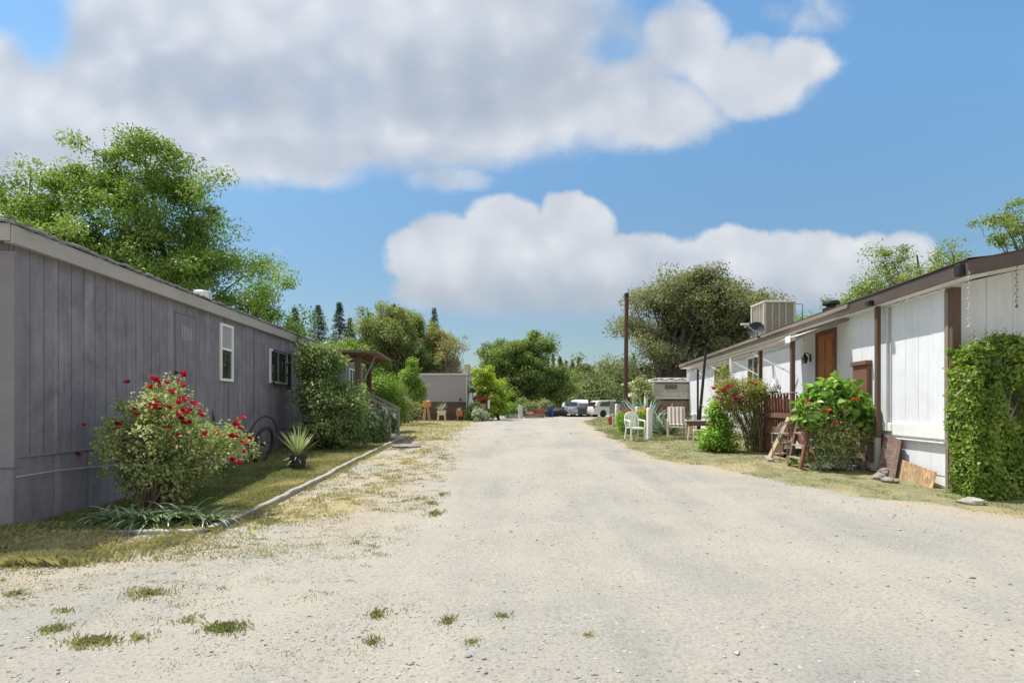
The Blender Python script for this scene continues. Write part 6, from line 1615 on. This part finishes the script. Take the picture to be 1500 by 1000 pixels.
# agaves and flower bed on the right verge
agm2=leafmat('blue_agave',(.11,.17,.14),(.20,.27,.225),(.40,.45,.36),.05,.42,.4)
for k,(px_,d,n_,l_,w_,ti,lb) in enumerate(((945,23.5,42,1.6,.19,(2,48),'tall upright blue-green agave before the camper'),(978,21.2,52,1.25,.10,(12,72),'spreading spiky agave left of the striped glider chair'),(922,25.5,34,1.4,.17,(5,60),'blue-green agave at the foot of the utility pole'),(962,21.9,26,1.15,.14,(8,62),'smaller agave between the tall one and the spreading one'))):
    x,y,z=yard(px_,0,d); bl=[]; blades(bl,(0,0,.0),n_,l_,w_,ti,.35,np.random.default_rng(80+k),6,.35); V,Fq,q=merge(bl); V[:,2]=np.maximum(V[:,2],.01)
    o=np_mesh('agave',V,Fq,agm2,None,q); o.location=(x,y,z); tag(o,lb,'agave','agaves on the right verge')
B=tuple(yard(915,0,21.8)[:2]); t,cc=plant_bush('flower_bed_plant','bright green bedding plant with orange blooms left of the plastic chair','plant',B,pe(B,[(915,622,10,11,0,.4),(925,616,9,8,.2,.4),(911,612,6,7,.2,.3)],21.6),broad,None,60,50,.08,.17,0,0,None,51,.4)
bloom_set(t,orm,[px_local(t,px,py,21.2) for px,py in ((912,603),(922,600),(926,603),(918,606))],.08,'flower',41)
B=tuple(yard(938,0,20.6)[:2]); t,cc=plant_bush('flower_bed_plant','green bedding plant with yellow and red blooms behind the plastic chair','plant',B,pe(B,[(937,616,9,11,0,.4),(941,608,6,8,.1,.3),(930,622,7,7,0,.3)],20.4),broad,None,60,50,.08,.17,0,0,None,52,.4)
yem=leafmat('yellow_petal',(.6,.35,.03),(.75,.5,.05),(.8,.6,.1),.15,.5,.3)
bloom_set(t,yem,[px_local(t,px,py,20.1) for px,py in ((941,604),(944,607),(938,602))],.07,'flower',45); bloom_set(t,orm,[px_local(t,px,py,20.1) for px,py in ((946,601),(947,598),(934,604))],.07,'flower',46)
B=tuple(yard(1003,0,21.0)[:2]); plant_bush('garden_shrub','dark low shrub beneath the far window wall of the white home','shrub',(6.6,21.6),[(0,0,.35,.6,.4,.35),(-.5,.3,.3,.4,.3,.3)],sgm,None,40,40,.07,.2,0,0,None,53,.4)
B=tuple(yard(1085,0,19.5)[:2]); plant_bush('climbing_vine','sparse vine climbing at the far window of the white home','vine',B,pe(B,[(1062,545,10,22,0,.3),(1058,575,12,20,0,.3)],19.3),ros2,stem,40,26,.07,.2,8,.01,None,54,.5)

# ================================================================ trees
def WE(items,d0,dd=None):
    r=[]
    for (px,py,rx,ry,*o) in items:
        d=d0+(o[0] if o else 0); p=W(px,py,d); r.append((p[0],p[1],p[2],rx/F*d,(o[1] if len(o)>1 else max(rx/F*d*.8,.3)),ry/F*d))
    return r
bigt=leafmat('broadleaf_bright',(.075,.135,.03),(.15,.235,.05),(.26,.33,.10),.33,.45,.25)
make_tree('broadleaf_tree','large bright green spreading tree behind the left grey home','tree',(-10.3,16.5),
 WE([(190,340,110,85,0,2.2),(170,275,75,40,.3,1.5),(182,232,32,28,0,.8),(145,250,40,20,0,.8),(218,242,30,24,0,.7),(60,355,75,50,0,1.5),(15,308,45,30,0,1.0),(90,298,50,30,0,1.0),(70,265,32,14,0,.6),(265,335,60,65,0,1.5),(325,400,60,50,.2,1.3),(385,425,34,48,0,1.0),(395,460,26,30,0,.8),(255,275,40,36,0,.9),(292,312,26,26,0,.7),(340,345,28,24,0,.6),(240,430,130,70,.2,2.0),(120,400,110,80,0,2.2),(345,470,70,40,0,1.2),(50,410,60,50,0,1.2)],16.5),
 bigt,bark,520,240,.095,.42,.26,boughs=2,seed=104,nlimb=34,ratio=.45,bias=.33,flat=.6,fork=.3)
olive=leafmat('oak_olive',(.105,.12,.055),(.18,.195,.105),(.28,.285,.18),.28,.55,.2)
make_tree('oak_tree','big grey-green oak rising behind the camper and utility pole','tree',(9.6,36),
 WE([(1000,470,75,50,0,3),(1060,470,60,50,0,3),(950,500,36,46,0,2.2),(1010,425,40,25,0,1.8),(1040,415,30,20,0,1.5),(975,445,35,25,0,1.6),(1085,450,35,35,0,2),(932,545,22,36,0,1.6),(915,522,12,20,0,1.0),(1075,505,40,25,1,2),(1015,500,60,40,0,3)],36),
 olive,bark,300,300,.15,.80,.40,seed=102,nlimb=26,ratio=.5,bias=.36,fork=.3,trunks=3)
oakg=leafmat('oak_green',(.085,.13,.04),(.16,.22,.07),(.26,.31,.12),.35,.5,.2)
make_tree('oak_tree','round green oak at the end of the road behind the parked silver car','tree',(1.3,60),
 WE([(770,545,45,35,0,3.2),(740,540,30,35,0,2.2),(800,560,35,30,0,2.4),(760,510,35,17,0,2),(785,505,20,13,0,1.5),(725,515,14,14,0,1.2),(770,572,60,20,0,3.5),(815,575,22,20,0,1.8),(730,570,25,22,0,2)],60),
 oakg,bark,360,190,.22,.7,.35,boughs=2,seed=103,nlimb=20,bias=.36)
mixg=leafmat('poplar_green',(.10,.135,.042),(.19,.225,.08),(.31,.33,.15),.3,.5,.3)
brg=leafmat('brownish_olive',(.15,.145,.06),(.26,.25,.115),(.38,.355,.20),.3,.55,.3)
TR=[('bushy_tree','tall yellow-green tree with pointed crowns left of centre',-9.3,50,[(548,520,24,50),(560,485,16,35),(546,476,7,24),(538,492,9,24),(563,466,6,20),(540,550,26,35)],mixg,'m'),
 ('bushy_tree','tallest green tree of the left background, with a leading spike',-8.2,52,[(585,515,24,48),(578,470,11,28),(577,453,4,12),(592,478,11,28),(601,472,6,18),(568,478,8,22),(590,550,26,35)],mixg,'m'),
 ('bushy_tree','dense dark green tree between the tall spiky one and the brownish one',-6.6,54,[(610,520,22,46),(606,478,8,22),(617,484,8,20),(612,560,22,30)],oakg,'m'),
 ('bushy_tree','brownish olive tree rising above the small grey home',-5.4,56,[(637,512,18,36),(630,482,9,20),(643,486,8,16),(648,540,18,22),(622,540,18,24)],brg,'m'),
 ('bushy_tree','light green low tree beneath the conifers behind the porch canopy',-11.5,47,[(508,520,16,24),(502,500,8,10),(528,520,14,30),(520,545,22,22)],yg,'m'),
 ('bushy_tree','green treetop directly above the end of the grey home roof',-13.2,44,[(480,520,22,20),(455,540,25,30)],oakg,'m')]
for k,(nm,lb,bx,d,it,mt,_) in enumerate(TR):
    make_tree(nm,lb,'tree',(bx+(0),d),WE([(a,b+9,c,e,(-1)**i*.6,2.0) for i,(a,b,c,e) in enumerate(it)],d),mt,bark,190,170,.18,.58,.16,seed=110+k,nlimb=10,bias=.42,flat=1.0,group='broadleaf trees in the left background')
# sparse dying tree with dark trunk
t=make_tree('sparse_tree','thin half-bare dark-trunked tree right of the brownish olive tree','tree',((657-750)/F*50,50),WE([(662,515,12,20,0,.8),(650,510,7,18,0,.6),(671,505,6,10,0,.5)],50),brg,bark,44,26,.16,.4,.12,seed=120,nlimb=16)
# conifers
conm=leafmat('conifer_needles',(.035,.06,.035),(.065,.10,.055),(.11,.15,.08),.1,.6,.25)
def conifer(label,px,ytop,d,wpx,ybase=560,seed=0,dens=1.0):
    g=np.random.default_rng(seed); x=(px-750)/F*d; gz=float(G(x,d)); ht=EYE+(HZ-ytop)/F*d-gz; rad=wpx/F*d
    t=thing('conifer',label,'conifer',(x,d,gz),0,'conifers behind the grey home')
    MB().tube([(0,0,-.2),(0,0,ht*.5),(0,0,ht)],[.2,.12,.02],7).build('trunk',bark,t,True)
    nb=int(420*dens); z=ht*(.25+.75*g.random(nb)**.8); z=np.sort(z); f=(1-(z/ht))/.75; az=g.random(nb)*6.28
    Ps=[];Ax=[]
    for zz,ff,a in zip(z,f,az):
        l=rad*(ff**.85)*(.6+.7*g.random())+.08; k=int(10+26*ff); s=g.random(k)**.7
        p=np.stack([np.cos(a)*l*s,np.sin(a)*l*s,zz-.28*l*s+.1*s*s*l],1)+g.normal(size=(k,3))*.07
        Ps.append(p); Ax.append(np.stack([np.full(k,np.cos(a)),np.full(k,np.sin(a)),np.full(k,-.1)],1)+g.normal(size=(k,3))*.6)
    P=np.concatenate(Ps);A=np.concatenate(Ax); V,Fq=leaf_mesh(P,A,g.normal(size=P.shape)*.5+[0,0,1],.24*(.6+.7*g.random(len(P))),.07)
    np_mesh('crown',V,Fq,conm,t,g.random(len(P)))
for k,(px,yt,d,wp,lb) in enumerate(((432,452,70,12,'leftmost short conifer rising over the grey home roof'),(424,466,74,9,'small conifer tip beside the edge of the large broadleaf tree'),(466,447,68,14,'dense dark conifer standing alone above the roof'),(497,443,72,11,'tallest slim conifer over the end of the grey home'),(513,466,78,9,'faint small conifer right of the tallest slim one'),(541,458,80,9,'conifer tip hidden among the left background trees'),(636,452,76,8,'sparse conifer tip above the brownish olive tree'),(577,446,70,8,'narrow conifer tip at the top of the spiky green trees'))):
    conifer(lb,px,yt,d,wp*2.5,seed=130+k)
# trees behind the white home
rbt=leafmat('pear_green',(.09,.14,.035),(.19,.25,.07),(.31,.36,.13),.4,.42,.4)
def spiky(items): return items
make_tree('fruit_tree','green tree with upright shoots behind the middle of the white home roof','tree',(15.4,20.5),
 WE([(1330,420,60,35,0,1.6),(1345,385,45,22,0,1.1),(1290,420,35,28,0,1.0),(1385,385,25,20,0,.8),(1290,378,6,20,0,.3),(1312,382,8,20,0,.3),(1355,350,5,17,0,.3),(1373,352,6,18,0,.3),(1400,362,8,14,0,.4),(1262,432,20,14,0,.6),(1340,440,80,30,0,1.6)],20.5),
 rbt,bark,210,75,.085,.30,.16,seed=140,nlimb=22)
make_tree('fruit_tree','upright-shooting tree at the right edge above the brown rake','tree',(15.2,16.0),
 WE([(1488,345,26,16,0,.9),(1460,320,7,26,0,.3),(1472,330,14,24,0,.4),(1487,300,6,12,0,.3),(1455,300,4,16,0,.2),(1520,330,35,50,0,1.2),(1475,305,4,14,0,.2),(1505,300,12,22,0,.5)],16.0),
 rbt,bark,90,48,.08,.20,.12,seed=141,nlimb=18)
make_tree('fruit_tree','small tree just right of the rooftop cooler','tree',(11.6,24),
 WE([(1172,475,10,14,0,.7),(1180,500,22,12,0,.9),(1240,455,14,8,0,.5)],24),rbt,bark,50,60,.1,.3,.1,seed=142,nlimb=10)
make_tree('dark_tree','dark green tree behind the camper under the big oak','tree',(7.6,42),WE([(985,575,45,20),(930,570,30,22),(1020,560,40,30)],42),leafmat('dark_green_leaf',(.03,.06,.02),(.06,.11,.035),(.10,.16,.06)),bark,120,90,.2,.6,.2,seed=143,nlimb=10)
B=(6.35,28.5); plant_bush('pale_shrub','grey-green shrub left of the camper behind the agaves','shrub',B,pe(B,[(938,570,13,16,0,.6),(945,585,12,12,0,.6)],28.3),olm,stem,80,50,.12,.25,10,.015,None,56,.4)
# forest at the road end: nearer crowns you can tell apart, then the wooded hill as one mass
fm1=leafmat('far_olive',(.085,.11,.05),(.15,.175,.08),(.23,.245,.13),.25,.6,.2)
lbs=['rounded olive tree right behind the parked minivan','olive tree between the round oak and the wooded hill','tall olive tree on the slope over the silver car','dark olive tree behind the utility pole','light olive tree on the lower slope right of the round oak']
for k,(px,py,rx,ry,d) in enumerate(((872,575,18,22,72),(845,565,16,20,85),(858,552,20,16,105),(893,560,16,28,78),(832,552,14,16,110))):
    x=(px-750)/F*d
    make_tree('slope_tree',lbs[k],'tree',(x,d),WE([(px,py,rx,ry,0,rx/F*d),(px-rx*.4,py+ry*.5,rx,ry*.8,0,rx/F*d),(px+rx*.3,py-ry*.2,rx*.7,ry*.8,0,rx/F*d),(px,py+ry*1.1,rx*1.1,ry*.7)],d),fm1,bark,90,80,.42,1.1,.3,seed=150+k,nlimb=6,group='trees on the lower slope at the road end')
g=np.random.default_rng(99); Vs=[];Fs=[];Rs=[];nn=0
for k in range(620):
    y=92+g.random()**.8*150; x=(g.random()*2-1)*y*.75+10
    z=float(hillz(x,y)); con=(g.random()<.3 and y>150); hgt=(5+4*g.random()) if not con else 9+5*g.random(); r=(2.4+2.2*g.random()) if not con else 1.5
    m=230
    if con: zz=g.random(m); rr_=r*(1-zz)*(.5+.7*g.random(m)); a=g.random(m)*6.28; P=np.stack([x+np.cos(a)*rr_,y+np.sin(a)*rr_,z+hgt*(.1+.9*zz)],1); ctr=np.array([x,y,z+hgt*.3])
    else: P=unit(g.normal(size=(m,3)))*np.array([r,r,hgt*.5])*(.6+.45*g.random((m,1)))+[x,y,z+hgt*.5]; ctr=np.array([x,y,z+hgt*.45])
    V,Fq=leaf_mesh(P,g.normal(size=P.shape),unit(P-ctr)+g.normal(size=P.shape)*.5+[0,0,.4],.9*(.6+.8*g.random(m)),.6)
    Vs.append(V);Fs.append(Fq+nn);nn+=len(V);Rs.append(np.clip((.25 if con else .5)*g.random()+.45*g.random(m),0,1))
o=np_mesh('forest',np.concatenate(Vs),np.concatenate(Fs),fm1,None,np.concatenate(Rs)); tag(o,'wooded hillside of olive and dark trees beyond the road end','forest',kind='stuff')
